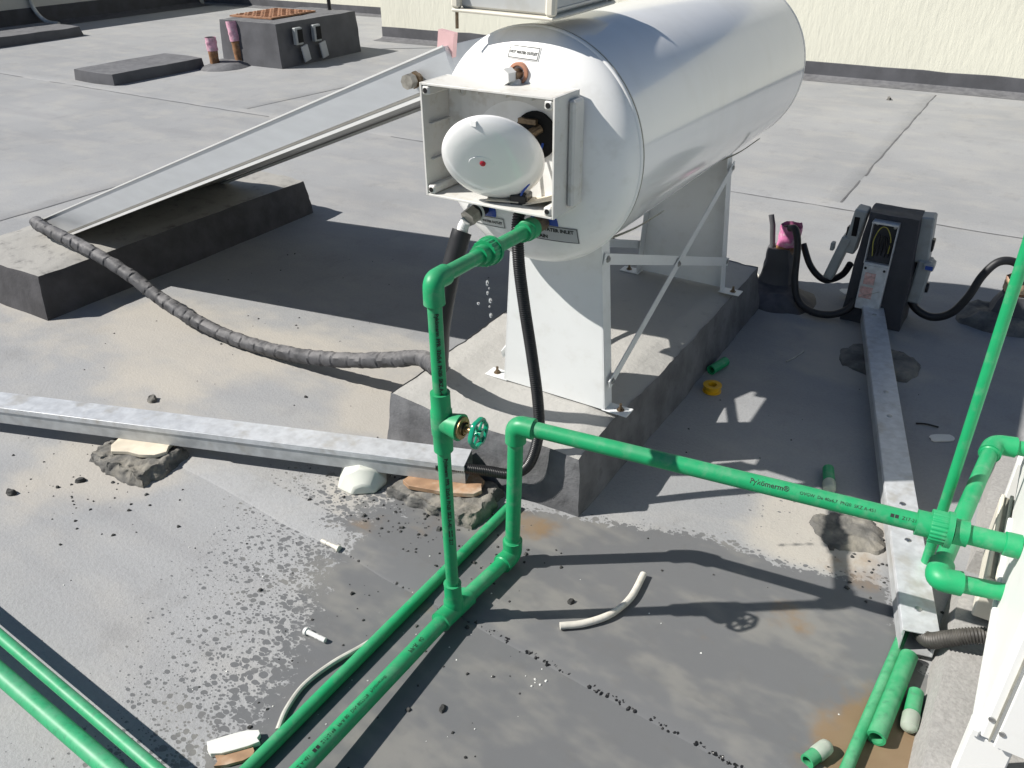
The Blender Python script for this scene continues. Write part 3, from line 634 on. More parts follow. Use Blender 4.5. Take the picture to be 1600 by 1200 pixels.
# white element cover hanging in the box
CN = V((.33, -.84, -.43)).normalized(); CC = V((-1.115, 1.68, 1.043))
pr2 = [(.0, .029), (.03, .0286), (.06, .0268), (.09, .022), (.111, .0145), (.122, .006), (.1255, .002), (.127, 0), (.1265, -.004), (.12, -.006), (.02, -.006)]
ec = B().lathe(CC, CN, pr2, 64).obj('element_cover', 'element_white', tk, smooth=50)
ca = (uz-CN*CN.z).normalized(); cb = CN.cross(ca)
if cb.x < 0: cb = -cb
b = B(); b.lathe(CC+ca*.012-cb*.022+CN*.0245, CN, [(.033, 0), (.030, .0045), (.02, .0055), (.001, .0058)], 30)
for i in range(len(b.v)):
    q = b.v[i]-(CC+ca*.012-cb*.022); b.v[i] = (CC+ca*.012-cb*.022)+cb*q.dot(cb)+ca*q.dot(ca)*.62+CN*q.dot(CN)
b.obj('lamp_window', 'element_white', ec)
B().lathe(CC+ca*.012-cb*.018+CN*.028, CN, [(.0075, 0), (.0072, .005), (.004, .0065), (.0003, .007)], 16).obj('indicator_lamp', 'lamp_red', ec)
B().box(CC+ca*.112-cb*.03+CN*.010, (.014, .008, .012)).obj('catch', 'element_white', ec)

# box lid resting on the tank
ld = thing('box_lid', (-1.17, 2.01, 1.33), 'loose light grey terminal box lid lying on top of the tank', 'lid')
LM = Matrix.Translation(V((-1.172, 1.985, 1.347))) @ Matrix.Rotation(radians(4), 4, 'Z') @ Matrix.Rotation(radians(2), 4, 'Y')
def lbox(c, d, bev=0.): 
    b = B().box(c, d, bev=bev); b.v = [LM @ p for p in b.v]; return b
lbox((0, 0, .004), (.275, .385, .008), .003).obj('flange', 'cream_plastic', ld)
lbox((0, .002, .0335), (.245, .355, .05), .006).obj('lid_shell', 'lid_grey', ld)
lbox((0, .002, .0622), (.235, .345, .006), .002).obj('lid_top', 'box_grey', ld)
for sx in (-1, 1):
    for sy in (-1, 1):
        lbox((sx*.127, sy*.182, .031), (.024, .024, .046), .006).obj('corner_post', 'cream_plastic', ld)
        s_ = B().cyl(LM @ V((sx*.127, sy*.182, -.001 if (sx, sy) != (-1, -1) else -.038)), LM @ V((sx*.127, sy*.182, .0)), .0042, None, 10)
        s_.obj('lid_screw', 'bronze_dirty', ld); B().lathe(LM @ V((sx*.127, sy*.182, .0545)), (0, 0, 1), [(.008, 0), (.007, .003), (.0005, .0035)], 12).obj('screw_head', 'bronze_dirty', ld)
lbox((.1235, .0, .02), (.004, .33, .004)).obj('side_bead', 'box_grey', ld)

# ------------------------------------------------------------------ insulated hose and black conduit
pts = resample(spline([(-3.97, 2.02, .272), (-3.85, 1.98, .278), (-3.62, 1.965, .262), (-3.476, 1.96, .243), (-3.228, 1.96, .183), (-3.038, 1.96, .111), (-2.848, 1.96, .062), (-2.62, 1.96, .034), (-2.36, 1.96, .042), (-2.114, 1.96, .077), (-1.915, 1.96, .125), (-1.729, 1.958, .182), (-1.62, 1.945, .226), (-1.54, 1.91, .246), (-1.455, 1.845, .285), (-1.375, 1.755, .385), (-1.32, 1.70, .53), (-1.283, 1.70, .68), (-1.262, 1.728, .79), (-1.258, 1.738, .815)], 14), .006)
def hose_r(L, q, i):
    s_ = (L+.013*q/pi+.13*noise.noise(V((L*1.7, 3, 0)))+.04*noise.noise(V((L*7, 0, 2))))/.07; fr = s_-math.floor(s_); am = .5+.7*noise.noise(V((math.floor(s_)*3.7, 1, 5)))
    wr = noise.noise(V((cos(q)*1.6, sin(q)*1.6, L*17)))*.0034+noise.noise(V((cos(q)*4, sin(q)*4, L*55)))*.0016
    end = 1 if L < 2.7 else max(0, 1-(L-2.7)/.1)
    return .0275+(fr*.0048*max(.2, am)+wr+(-.0022 if fr < .05 else 0))*end-(.006*(1-end))
hs = thing('insulated_hose', (-2.6, 1.96, .0), 'tape wrapped dark insulated hose curving from collector to tank', 'hose')
B().tube(pts, .03, 20, rfun=hose_r).obj('insulation', 'tape_dark', hs, smooth=28)
n_ = len(pts); B().tube([p+V((0, -.0005, 0)) for p in pts[int(n_*.84):]], .0275, 20).obj('foam_sleeve', 'black_rubber', hs)
ff = resample(spline([(-1.262, 1.742, .80), (-1.25, 1.732, .83), (-1.234, 1.728, .853)], 10), .003)
B().tube(ff, .013, 16, rfun=lambda L, q, i: .014+.0015*(1 if i % 3 == 0 else -1)).obj('threaded_tail', 'label_white', hs)
def corrugated(pts, r, pitch=.006, n=16):
    pts = resample(spline(pts, 16), pitch/4)
    return B().tube(pts, r, n, rfun=lambda L, q, i: r*(1.0 if (i % 4) in (0, 1) else .86))
b = corrugated([(-1.075, 1.775, .93), (-1.078, 1.735, .88), (-1.07, 1.722, .78), (-1.055, 1.722, .66), (-1.03, 1.724, .5), (-1.008, 1.72, .36), (-1.0, 1.71, .26), (-1.02, 1.69, .16), (-1.075, 1.678, .112), (-1.15, 1.668, .1), (-1.22, 1.645, .098), (-1.3, 1.61, .1)], .0165)
single(b, 'corrugated_conduit', 'black_plastic', 'black corrugated conduit hanging from the tank box into the galvanised trunking', 'conduit', 'black corrugated conduits', smooth=60)

# ------------------------------------------------------------------ galvanised trunking on the left, with its mortar piers
def trunking(name, A_, D_, wd, z0, z1, label, cuts, open_near=True):
    A_, D_ = V(A_), V(D_); d = (D_-A_).normalized(); n = V((-d.y, d.x, 0)); L = (D_-A_).length
    t = thing(name, (A_.x, A_.y, z0), label, 'trunking', 'galvanised cable trunking'); e = .0022
    def seg(u0_, u1, v0, v1, q0, q1, nm, m, par=t, bv=0.):
        vs = [A_*1+d*u+n*v_+V((0, 0, q-A_.z)) for q in (q0, q1) for (u, v_) in ((u0_, v0), (u1, v0), (u1, v1), (u0_, v1))]
        return B().add(vs, [(3, 2, 1, 0), (4, 5, 6, 7), (0, 1, 5, 4), (1, 2, 6, 5), (2, 3, 7, 6), (3, 0, 4, 7)]).obj(nm, m, par, bevel=bv)
    h = wd/2
    seg(-.0, L, -h, h, z0, z0+e, 'bottom_sheet', 'galv_dull')
    seg(0, L, -h, -h+e, z0+e+.0003, z1-.006, 'side_sheet', 'galv_dull'); seg(0, L, h-e, h, z0+e+.0003, z1-.006, 'side_sheet', 'galv_dull')
    us = [0]+cuts+[L]
    for a, c in zip(us, us[1:]):
        lid = seg(a+.001, c-.001, -h-.003, h+.003, z1-.004, z1, 'lid', 'galv', bv=.0008)
        seg(a+.001, c-.001, -h-.0035, -h-.0005, z1-.018, z1-.0045, 'lid_lip', 'galv', lid); seg(a+.001, c-.001, h+.0005, h+.0035, z1-.018, z1-.0045, 'lid_lip', 'galv', lid)
        for u in (a+.08, c-.08):
            p = A_+d*u+V((0, 0, z1-A_.z)); B().lathe(p, (0, 0, 1), [(.009, 0), (.008, .002), (.004, .0028), (.0003, .003)], 14).obj('lid_screw', 'steel', lid)
    return t, d, n
LT0, LT1 = (-3.6, .84, 0), (-1.225, 1.672, 0)
trunking('cable_trunking', LT1, LT0, .085, .052, .118, 'galvanised cable trunking resting on two mortar piers beside the tank plinth', [1.93])
b = B().rough((-2.25, 1.235, 0), (.15, .105), (.125, .092), .037, (44, 32, 8), .014, 24, 21, .25)
mp = single(b, 'mortar_pier', 'mortar', 'left rough mortar pier with cream tile chip under the trunking', 'pier', 'mortar piers under the trunking', smooth=60)
b = B().rough((-1.27, 1.605, 0), (.17, .10), (.15, .088), .035, (46, 32, 8), .014, 24, 33, .2)
single(b, 'mortar_pier', 'mortar', 'right rough mortar pier with brown tile chip, beside the green riser', 'pier', 'mortar piers under the trunking', smooth=60)
dd = (V(LT1)-V(LT0)).normalized(); ang = atan2(dd.y, dd.x)
def chip(cx, cy, z, lx, ly, h, rot, seed):
    rnd = random.Random(seed); poly = []
    for k in range(14):
        q = 2*pi*k/14; c_, s_ = cos(q), sin(q); m_ = 1/max(abs(c_), abs(s_)); poly.append((lx*c_*m_*rnd.uniform(.88, 1.05), ly*s_*m_*rnd.uniform(.85, 1.08)))
    return B().prism(poly, (cx, cy, z), (cos(rot), sin(rot), 0), (-sin(rot), cos(rot), 0), (0, 0, h))
single(chip(-2.245, 1.262, .039, .10, .062, .0125, ang, 3), 'tile_chip', 'tile_cream', 'cream tile chip between the trunking and the left mortar pier', 'tile', bevel=.001)
single(chip(-1.275, 1.615, .037, .125, .055, .0145, ang, 4), 'tile_chip', 'tile_brown', 'brown tile chip between the trunking and the right mortar pier', 'tile', bevel=.001)
# broken moulding in front of the trunking
b = B(); prof = [(-.07, .0), (-.05, .055), (-.01, .072), (.03, .06), (.055, .02), (.05, .0)]
M_ = Matrix.Translation(V((-1.545, 1.555, 0))) @ Matrix.Rotation(radians(38), 4, 'Z'); N = len(prof)
for y, s_ in ((-.095, .6), (-.055, 1.25), (.04, 1.2), (.08, 1.0)):
    for (x, z) in prof: b.v.append(M_ @ V((x*s_, y, z*s_*.8)))
for i in range(3):
    for k in range(N): b.f.append((i*N+k, i*N+(k+1) % N, (i+1)*N+(k+1) % N, (i+1)*N+k))
b.f += [tuple(reversed(range(N))), tuple(range(3*N, 4*N))]
single(b, 'plastic_scrap', 'pale_green_plastic', 'pale broken plastic moulding lying under the trunking by the pier', 'scrap', smooth=30, bevel=.009)

# ------------------------------------------------------------------ green pipework feeding the tank
gp = thing('green_pipework', (-.94, 1.2, 0), 'green plastic water pipework rising from the roof to tank and white cabinet', 'pipework')
RS, RL = .0155, .020
r1b, r1t = V((-.952, 1.208, .034)), V((-.953, 1.21, .935)); inl = V((-1.035, 1.728, .867)); r2b, r2t = V((-.935, 1.462, .03)), V((-.925, 1.468, .456))
g0 = V((-.945, .40, .07)); tee = V((-.952, 1.208, .034)); He = V((.2, 1.615, .456)); dH = (He-r2t).normalized(); dI = (inl-r1t).normalized(); gd = (tee-g0).normalized(); gd2 = (r2b-tee).normalized()
def pipe(p0, p1, r, m='green_ppr', par=gp, nm='pipe'): return B().cyl(p0, p1, r, None, 26).obj(nm, m, par)
lower = pipe(g0, tee-gd*.03, RL); pipe(tee+gd2*.03, r2b-gd2*.03, RL)
B_ = B(); socket(B_, tee, gd2, RL, .056, 1.3); B_.lathe(tee, (0, 0, 1), [(RL*1.3, 0), (RL*1.28, .03), (RL*1.2, .034), (RS*1.42, .04), (RS*1.4, .088), (RS*1.45, .089), (RS*.9, .09)], 24)
B_.lathe(tee-gd*.058, gd, [(RL*1.02, 0), (RL*1.28, .002), (RL*1.22, .009)], 22); B_.obj('tee', 'green_ppr', gp)
VZ = .602
ru = pipe((r1b.x, r1b.y, .115), (r1b.x, r1b.y, VZ-.03), RS); ru2 = pipe((r1b.x, r1b.y, VZ+.03), r1t-V((0, 0, .03)), RS)
elbow(r1t, (0, 0, -1), dI, RS, 1.42, .05).obj('elbow', 'green_ppr', gp)
un1 = r1t+dI*.255; pi1 = pipe(r1t+dI*.04, un1-dI*.012, RS*1.06); pipe(un1+dI*.012, inl-dI*.03, RS*1.12)
un_o = union_nut(un1+dI*.005, dI, RS, .02, 20, 2.1).obj('union', 'green_ppr', gp)
socket(B(), un1-dI*.03, dI, RS, .014, 1.42).obj('union_collar', 'green_ppr', un_o); socket(B(), un1+dI*.035, dI, RS, .012, 1.5).obj('union_collar', 'green_ppr', un_o)
b = B(); b.lathe(inl-dI*.06, dI, [(RS*1.1, 0), (RS*1.55, .001), (RS*1.55, .025), (RS*1.75, .028), (RS*1.78, .062), (RS*.8, .064)], 26); b.obj('inlet_adaptor', 'green_ppr', gp)
# stop valve
vb = B(); vb.lathe((r1b.x, r1b.y, VZ), (0, 0, 1), [(RS*.9, -.075), (RS*1.42, -.075), (RS*1.42, -.035), (RS*1.55, -.03), (RS*1.6, 0), (RS*1.55, .03), (RS*1.42, .035), (RS*1.42, .075), (RS*.9, .075)], 28)
VA = V((1, .04, 0)).normalized(); vc = V((r1b.x, r1b.y, VZ))
vb.lathe(vc, VA, [(.0235, 0), (.0245, .02), (.030, .044), (.0308, .050), (.02, .051)], 26); vo = vb.obj('stop_valve', 'green_ppr', gp)
vs_ = B().lathe(vc, VA, [(.0255, .045), (.0255, .056), (.016, .0565), (.0155, .06)], 26); vs_.tube([vc+VA*.054, vc+VA*.064], .013, 6); vs_.cyl(vc+VA*.06, vc+VA*.088, .0072, None, 14); vs_.obj('bonnet', 'brass', vo)
hw = vc+VA*.094; HR = .031; n1 = VA.cross(uz).normalized(); b = B()
b.cyl(hw-VA*.008, hw+VA*.009, .0078, None, 16)
N = 48; rg = []
for k in range(N):
    q = 2*pi*k/N; R_ = HR*(1+.045*cos(6*q)); rg.append(hw+(n1*cos(q)+uz*sin(q))*R_)
k0 = len(b.v)
for k in range(N):
    rad = (rg[k]-hw).normalized()
    for j in range(8): a_ = 2*pi*j/8; b.v.append(rg[k]+rad*cos(a_)*.0042+VA*sin(a_)*.0066)
for k in range(N):
    for j in range(8): b.f.append((k0+k*8+j, k0+k*8+(j+1) % 8, k0+((k+1) % N)*8+(j+1) % 8, k0+((k+1) % N)*8+j))
for k in range(6):
    q = 2*pi*k/6+.2; dr = n1*cos(q)+uz*sin(q); b.cyl(hw+dr*.007, hw+dr*HR, .0036, .0028, 8)
b.obj('handwheel', 'green_wheel', vo)
# second riser and long run to the cabinet
elbow(r2b, -gd2, (0, 0, 1), RL, 1.32, .05).obj('elbow', 'green_ppr', gp); pipe(r2b+V((0, 0, .045)), r2t-V((0, 0, .04)), RL)
elbow(r2t, (0, 0, -1), dH, RL, 1.32, .05).obj('elbow', 'green_ppr', gp)
uc = V((.035, 1.590, .456)); tU = (uc-r2t).dot(dH); uc = r2t+dH*tU
lr = pipe(r2t+dH*.045, uc-dH*.018, RL); pipe(uc+dH*.03, He, RL*1.04)
u2 = union_nut(uc, dH, RL, .021, 24, 1.85).obj('union', 'green_ppr', gp)
socket(B(), uc-dH*.034, dH, RL, .013, 1.36).obj('union_collar', 'green_ppr', u2); socket(B(), uc+dH*.037, dH, RL, .013, 1.34).obj('union_collar', 'green_ppr', u2); B().lathe(uc+dH*.115, dH, [(RL*1.0, 0), (RL*1.25, .002), (RL*1.25, .03), (RL, .031)], 26).obj('pipe_collar', 'green_ppr', gp)
# falling drops below the leaking union
for k, (dx, dz, r_) in enumerate(((0, -.075, .004), (.004, -.088, .0026), (.0, -.1, .0032), (-.022, -.126, .0042), (.006, -.119, .0046), (.004, -.134, .0028), (.006, -.157, .0042))):
    c = un1+V((dx*cos(AZ), dx*sin(AZ), dz)); st_ = [1.9, 1.2, 1.7, 1.0, 1.5, 1.1, 1.6][k]
    b = B().lathe(c, (0, 0, 1), [(r_*sin(pi*i/8)*(1 if i < 4 else .92), -r_*st_*cos(pi*i/8)) for i in range(9)], 14)
    single(b, 'water_drop', 'water', 'clear water drop falling below the leaking green pipe union', 'drop', 'drops falling from the union', smooth=80)

# lettering on the pipes
aH = radians(-58)
def side_ang(d):
    d = V(d).normalized(); a = (uz-d*d.z).normalized(); bvec = d.cross(a); return 1 if bvec.y < 0 else -1   # which way round the camera side lies
sgH = side_ang(dH)
pipe_text('Pykömerm®', .0165, r2t, dH, RL, sgH*radians(44), .578, lr, bold=.0002)
pipe_text('OVGW  De 40x6,7  PN20  SKZ A-451', .0098, r2t, dH, RL, sgH*radians(48), .685, lr)
pipe_text('■■  Z17-2198', .0098, r2t, dH, RL, sgH*radians(50), .868, lr)
for pp, z0, z1 in ((ru2, VZ+.09, .87), (ru, .27, VZ-.09)):
    z = z1; k = 0; words = ['Pykömerm', 'PPR', '32x5,4', 'PN20', 'SKZ A-451', '■■', 'Z17', 'DIN 8077']
    while z > z0:
        wd_ = words[k % len(words)]; tv, tf = text_mesh(wd_, .0115, .0004); L_ = max(v.x for v in tv); bb = B(); an = radians(-38)
        bb.add([V((r1b.x, r1b.y, z-v.x)) + V((cos(an+(v.y-.004)/RS), sin(an+(v.y-.004)/RS), 0))*(RS+.0005) for v in tv], tf); bb.obj('print_line', 'print_black', pp, smooth=0)
        z -= L_+.006; k += 1
sg = side_ang(gd); pipe_text('Pykömerm®   OVGW   De 40x6,7   PN20   SKZ A-451   ■■  Z17-2198   PP-R 80   DIN 8077/78   Pykömerm®', .0105, g0, gd, RL, sg*radians(-12), .05, lower)
pipe_text('PP-R  40', .015, g0, gd, RL, sg*radians(-12), .62, lower)

# other green pipes
def pipes(name, pts, r, label, els=True, m='green_ppr', grp=None):
    t = thing(name, tuple(V(pts[0]).xy)+(0,), label, 'pipe', grp); pts = [V(p) for p in pts]
    for i in range(len(pts)-1):
        d = (pts[i+1]-pts[i]).normalized(); a = pts[i]+d*(r*2 if i else 0); c = pts[i+1]-d*(r*2 if i < len(pts)-2 else 0)
        B().cyl(a, c, r, None, 24).obj('pipe', m, t)
        if i: elbow(pts[i], (pts[i-1]-pts[i]), d, r, 1.34, r*2.6).obj('elbow', m, t)
    return t
pipes('roof_pipe', [(-1.075, -.2, .0165), (-1.06, 1.66, .0165)], .0155, 'thin green pipe lying on the roof behind the tee and second riser')
pipes('roof_pipe', [(-2.75, .577, -.03), (-2.75, .577, .1), (-.55, .461, .1), (-.55, .461, -.03)], .0138, 'thinner of the two green pipes crossing the lower left corner', grp='pair of pipes on standoffs', m='green_worn')
pipes('roof_pipe', [(-2.75, .507, -.03), (-2.75, .507, .1), (-.6, .421, .1), (-.6, .421, -.03)], .0205, 'thicker of the two green pipes crossing the lower left corner', grp='pair of pipes on standoffs', m='green_worn')
pipes('riser_pipe', [(.034, 1.94, -.01), (.034, 1.945, 1.75)], .0128, 'tall thin green pipe standing upright beside the right hand trunking')
pipes('pipe_loop', [(.26, 1.66, .31), (.055, 1.605, .315), (.103, 2.17, .35), (.30, 2.21, .35)], .0195, 'green pipe loop leaving and re-entering the white cabinet')

# ------------------------------------------------------------------ white cabinet on the right
cb_ = thing('equipment_cabinet', (.5, 1.8, .09), 'overexposed white metal equipment cabinet at the right edge', 'cabinet')
CX, CY0, CY1, CZ0, CZ1 = .182, 1.28, 2.36, .25, .98
B().box((CX+.36, (CY0+CY1)/2, (CZ0+CZ1)/2), (.72, CY1-CY0, CZ1-CZ0), bev=.012).obj('cabinet_shell', 'cabinet_white', cb_)
fp = B().box((CX+.36+.012, CY0-.004, (CZ0+CZ1)/2), (.68, .008, CZ1-CZ0-.01), bev=.002).obj('front_panel', 'cabinet_white', cb_)
B().box((CX+.0245, CY0-.0015, (CZ0+CZ1)/2), (.0035, .006, CZ1-CZ0-.02)).obj('panel_gap', 'seal_grey', cb_)
B().box((CX+.0, CY0+.35, CZ0+.012), (.016, .7, .02), bev=.003).obj('bottom_rim', 'cabinet_white', cb_)
for x, z in ((CX+.015, CZ0+.062), (CX+.037, CZ0+.045), (CX+.02, CZ0+.4)):
    B().lathe((x, CY0-.0085 if x > CX+.03 else CY0-.001, z), (0, -1, 0), [(.0055, 0), (.005, .0025), (.0005, .0035)], 14).obj('panel_screw', 'steel', cb_)
for y in (CY0+.035, CY1-.06):
    B().box((CX+.03, y, (.09+CZ0)/2), (.075, .05, CZ0-.0925), bev=.003).obj('leg', 'cabinet_white', cb_)
    B().box((CX+.65, y, (.09+CZ0)/2), (.075, .05, CZ0-.0925), bev=.003).obj('leg', 'cabinet_white', cb_)
lv = B().box((CX+.01, 1.96, .163), (.075, .36, .12), bev=.004).obj('louvred_grille', 'cream_plastic', cb_)
for i in range(4): B().box((CX-.022+.019*i, 1.96, .2245+.004*i), (.009, .35, .014), bev=.002).obj('louvre', 'cream_plastic', lv)
for i in range(3): B().box((CX-.0125+.019*i, 1.96, .2235), (.0085, .345, .002)).obj('louvre_gap', 'seal_grey', lv)
b = B().rough((.49, 1.52, 0), (.385, .44), (.365, .40), .09, (30, 30, 4), .004, 6, 41, .03)
single(b, 'cabinet_plinth', 'plinth_grey', 'grey speckled concrete plinth under the white cabinet', 'plinth')
b = B().rough((.5, 2.35, 0), (.37, .28), (.36, .27), .07, (20, 20, 4), .004, 6, 43, .03)
single(b, 'cabinet_plinth', 'plinth_grey', 'far grey concrete pad behind the pipe loop under the cabinet', 'plinth')

# ------------------------------------------------------------------ trunking on the right and its conduit
RT0, RT1 = (.066, 1.675, 0), (-.412, 3.47, 0)
trunking('cable_trunking', RT0, RT1, .076, .02, .09, 'galvanised cable trunking running from the dark pillar to the white cabinet', [.42, 1.06])
b = corrugated([(.045, 1.79, .052), (.063, 1.72, .056), (.085, 1.675, .078), (.115, 1.662, .112), (.15, 1.665, .138), (.185, 1.675, .15), (.25, 1.70, .155)], .0195)
single(b, 'corrugated_conduit', 'conduit_dusty', 'dusty black corrugated conduit from trunking end to the white cabinet', 'conduit', 'black corrugated conduits', smooth=60)
b = B().rough((-.31, 3.16, 0), (.15, .13), (.12, .10), .019, (24, 20, 3), .016, 12, 51, .6)
single(b, 'mortar_patch', 'mortar', 'flat rough mortar patch under the trunking before the dark pillar', 'mortar', smooth=25)
b = B().rough((-.17, 2.07, 0), (.11, .09), (.07, .05), .014, (20, 18, 3), .018, 14, 53, .8)
single(b, 'mortar_patch', 'mortar', 'cream mortar smear beside the trunking near the pipe union', 'mortar', smooth=25)

# ------------------------------------------------------------------ dark pillar with electrical boxes
pd = thing('electrical_pillar', (-.415, 3.56, 0), 'dark bitumen coated pillar carrying grey electrical boxes', 'pillar')
B().rough((-.415, 3.575, 0), (.125, .10), (.097, .07), .47, (12, 10, 16), .008, 6, 61, .08).obj('pillar_body', 'bitumen_black', pd)
fx0, fx1 = -.484, -.386; M_ = Matrix.Rotation(radians(-3), 4, 'X')
fbx = B().box((-.435, 3.487, .175), (.098, .045, .20), M_, bev=.003).obj('front_box', 'galv', pd)
B().box((-.435, 3.461, .172), (.094, .004, .19), M_, bev=.001).obj('cover_plate', 'galv', fbx)
for x, z in ((-.473, .255), (-.4, .255), (-.474, .09), (-.402, .09)): B().lathe((x, 3.4585, z), (0, -1, 0), [(.0055, 0), (.005, .002), (.0004, .0025)], 10).obj('cover_screw', 'black_plastic', fbx)
B().box((-.449, 3.4585, .212), (.042, .0012, .05), M_).obj('label', 'label_pink', fbx); B().box((-.452, 3.4583, .15), (.05, .0012, .05), M_).obj('label', 'label_pink', fbx)
B().tube([(-.485, 3.457, .115), (-.45, 3.4555, .14), (-.40, 3.4555, .165)], .0008, 6).obj('scratch_wire', 'seal_grey', fbx)
ob = B().box((-.483, 3.49, .36), (.003, .055, .17), M_).obj('open_box_side', 'galv', pd); B().box((-.387, 3.49, .36), (.003, .055, .17), M_).obj('open_box_side', 'galv', pd)
B().box((-.435, 3.485, .447), (.099, .06, .006), M_).obj('open_box_top', 'galv', pd); B().box((-.435, 3.512, .36), (.094, .004, .165), M_).obj('box_back', 'hole_black', pd)
B().tube(spline([(-.462, 3.488, .30), (-.468, 3.482, .37), (-.45, 3.478, .425), (-.425, 3.478, .425), (-.405, 3.482, .38), (-.406, 3.49, .32)], 8), .002, 8).obj('earth_wire', 'wire_yellow', pd)
for k in range(5): B().tube(spline([(-.46+.013*k, 3.5, .28), (-.455+.014*k, 3.483, .34+.008*(k % 3)), (-.45+.008*k, 3.488, .39)], 6), .003, 8).obj('wire', 'black_plastic', pd)
for x, z in ((-.47, .43), (-.402, .425)): B().lathe((x, 3.509, z), (0, -1, 0), [(.007, 0), (.006, .004), (.0004, .005)], 10).obj('box_screw', 'steel', pd)
# left isolators
i1 = B().box((-.553, 3.56, .375), (.05, .085, .19), Matrix.Rotation(radians(6), 4, 'Y'), bev=.006).obj('isolator_box', 'isolator_grey', pd)
B().box((-.552, 3.515, .40), (.02, .006, .08), bev=.001).obj('slot', 'hole_black', i1); B().box((-.583, 3.56, .36), (.012, .035, .05), bev=.003).obj('switch_knob', 'black_plastic', i1)
i2 = B().box((-.60, 3.55, .25), (.04, .08, .2), Matrix.Rotation(radians(14), 4, 'Y'), bev=.006).obj('hanging_cover', 'isolator_grey', pd)
B().box((-.632, 3.55, .29), (.016, .03, .035), bev=.003).obj('switch_knob', 'isolator_grey', i2)
# right isolators
i3 = B().box((-.293, 3.6, .375), (.055, .085, .19), Matrix.Rotation(radians(-5), 4, 'Y'), bev=.006).obj('isolator_box', 'isolator_grey', pd)
B().box((-.261, 3.6, .35), (.014, .035, .05), bev=.003).obj('switch_knob', 'black_plastic', i3)
i4 = B().box((-.272, 3.585, .2), (.055, .075, .19), Matrix.Rotation(radians(3), 4, 'Y'), bev=.008).obj('hanging_cover', 'isolator_grey', pd)
B().box((-.25, 3.56, .278), (.04, .07, .028), bev=.004).obj('cover_lip', 'isolator_grey', i4); B().box((-.247, 3.5235, .278), (.028, .003, .016)).obj('warning_label', 'sticker_blue', i4)
B().lathe((-.244, 3.59, .17), (1, 0, 0), [(.022, 0), (.02, .01), (.0004, .012)], 16).obj('switch_knob', 'black_plastic', i4)
# hoses at the pillar
b = B().tube(resample(spline([(-.83, 3.59, .32), (-.80, 3.565, .325), (-.775, 3.545, .26), (-.755, 3.51, .12), (-.715, 3.47, .045), (-.64, 3.43, .026), (-.56, 3.44, .03), (-.505, 3.47, .06), (-.492, 3.49, .10)], 12), .008), .0155, 14)
single(b, 'cable_hose', 'black_rubber', 'black hose looping from the pink pipe stub to the dark pillar', 'hose', 'black hoses at the pillar')
b = B().tube(resample(spline([(-.79, 3.72, .21), (-.74, 3.68, .14), (-.69, 3.66, .10), (-.64, 3.63, .10), (-.58, 3.6, .15), (-.55, 3.57, .22)], 12), .008), .0145, 14)
single(b, 'cable_hose', 'black_rubber', 'black hose sagging behind the pink stub to the left isolator', 'hose', 'black hoses at the pillar')
b = B().tube(resample(spline([(-.305, 3.6, .27), (-.302, 3.6, .2), (-.295, 3.6, .12), (-.262, 3.6, .065), (-.195, 3.6, .042), (-.13, 3.6, .075), (-.085, 3.61, .155), (-.058, 3.63, .245), (-.02, 3.65, .305), (.03, 3.68, .31), (.075, 3.72, .27), (.085, 3.75, .2)], 12), .008), .0165, 14)
single(b, 'cable_hose', 'black_rubber', 'black hose dipping between the pillar and the tan wrapped stub', 'hose', 'black hoses at the pillar')
# stubs
def stub(x, y, h, r, top, label, seed, lean=(.03, .0)):
    t = thing('pipe_stub', (x, y, 0), label, 'pipe'); rr = random.Random(seed)
    B().rough((x, y, 0), (r*2.1, r*1.9), (r*1.15, r*1.1), h*.66, (14, 12, 12), .012, 9, seed, .5).obj('coated_base', 'bitumen_dark', t)
    B().tube([V((x+lean[0]*k/10, y+lean[1]*k/10, .1+(h-.12)*k/10)) for k in range(11)], r, 18, rfun=lambda L, q, i: r*(.98+.1*noise.noise(V((cos(q)*2, sin(q)*2, L*14+seed))))).obj('pipe', 'rust_pipe', t)
    n = 24; b = B()
    for k in range(9):
        for j in range(n):
            q = 2*pi*j/n; R_ = r*(1.1+.12*noise.noise(V((cos(q)*2.4, sin(q)*2.4, k*.45+seed)))); z = h*(.70+.30*k/8) + (.012*noise.noise(V((cos(q)*2, sin(q)*2, seed))) if k in (0, 8) else 0)
            b.v.append(V((x+lean[0]*(z/h)+R_*cos(q), y+lean[1]*(z/h)+R_*sin(q), z)))
    for k in range(8):
        for j in range(n): b.f.append((k*n+j, k*n+(j+1) % n, (k+1)*n+(j+1) % n, (k+1)*n+j))
    b.obj('wrapping', top, t)
    B().cyl((x+lean[0]*.9, y, h*.85), (x+lean[0], y, h*.955), r*.92, None, 16).obj('bore', 'hole_black', t)
    return t
ps = stub(-.868, 3.66, .31, .043, 'pink_wrap', 'pipe stub with torn pink wrapping and dark coated foot', 71)
b = B().tube([(-.905, 3.64, .2), (-.92, 3.645, .30), (-.935, 3.65, .345)], .012, 12); b.obj('side_conduit', 'bitumen_dark', ps)
stub(.075, 3.82, .2, .045, 'tan_wrap', 'pipe stub with tan torn wrapping behind the tall green pipe', 77, (0, 0))
b = B().rough((-.84, 3.55, 0), (.2, .17), (.09, .08), .045, (14, 14, 4), .018, 6, 72, .8)
single(b, 'bitumen_mound', 'bitumen_black', 'dark mound of bitumen around the pink wrapped stub', 'mound')
b = B().rough((.04, 3.8, 0), (.17, .15), (.1, .08), .05, (14, 14, 4), .03, 7, 79, .7)
single(b, 'rubble_heap', 'mortar', 'small heap of broken mortar around the tan wrapped stub', 'rubble', smooth=25)

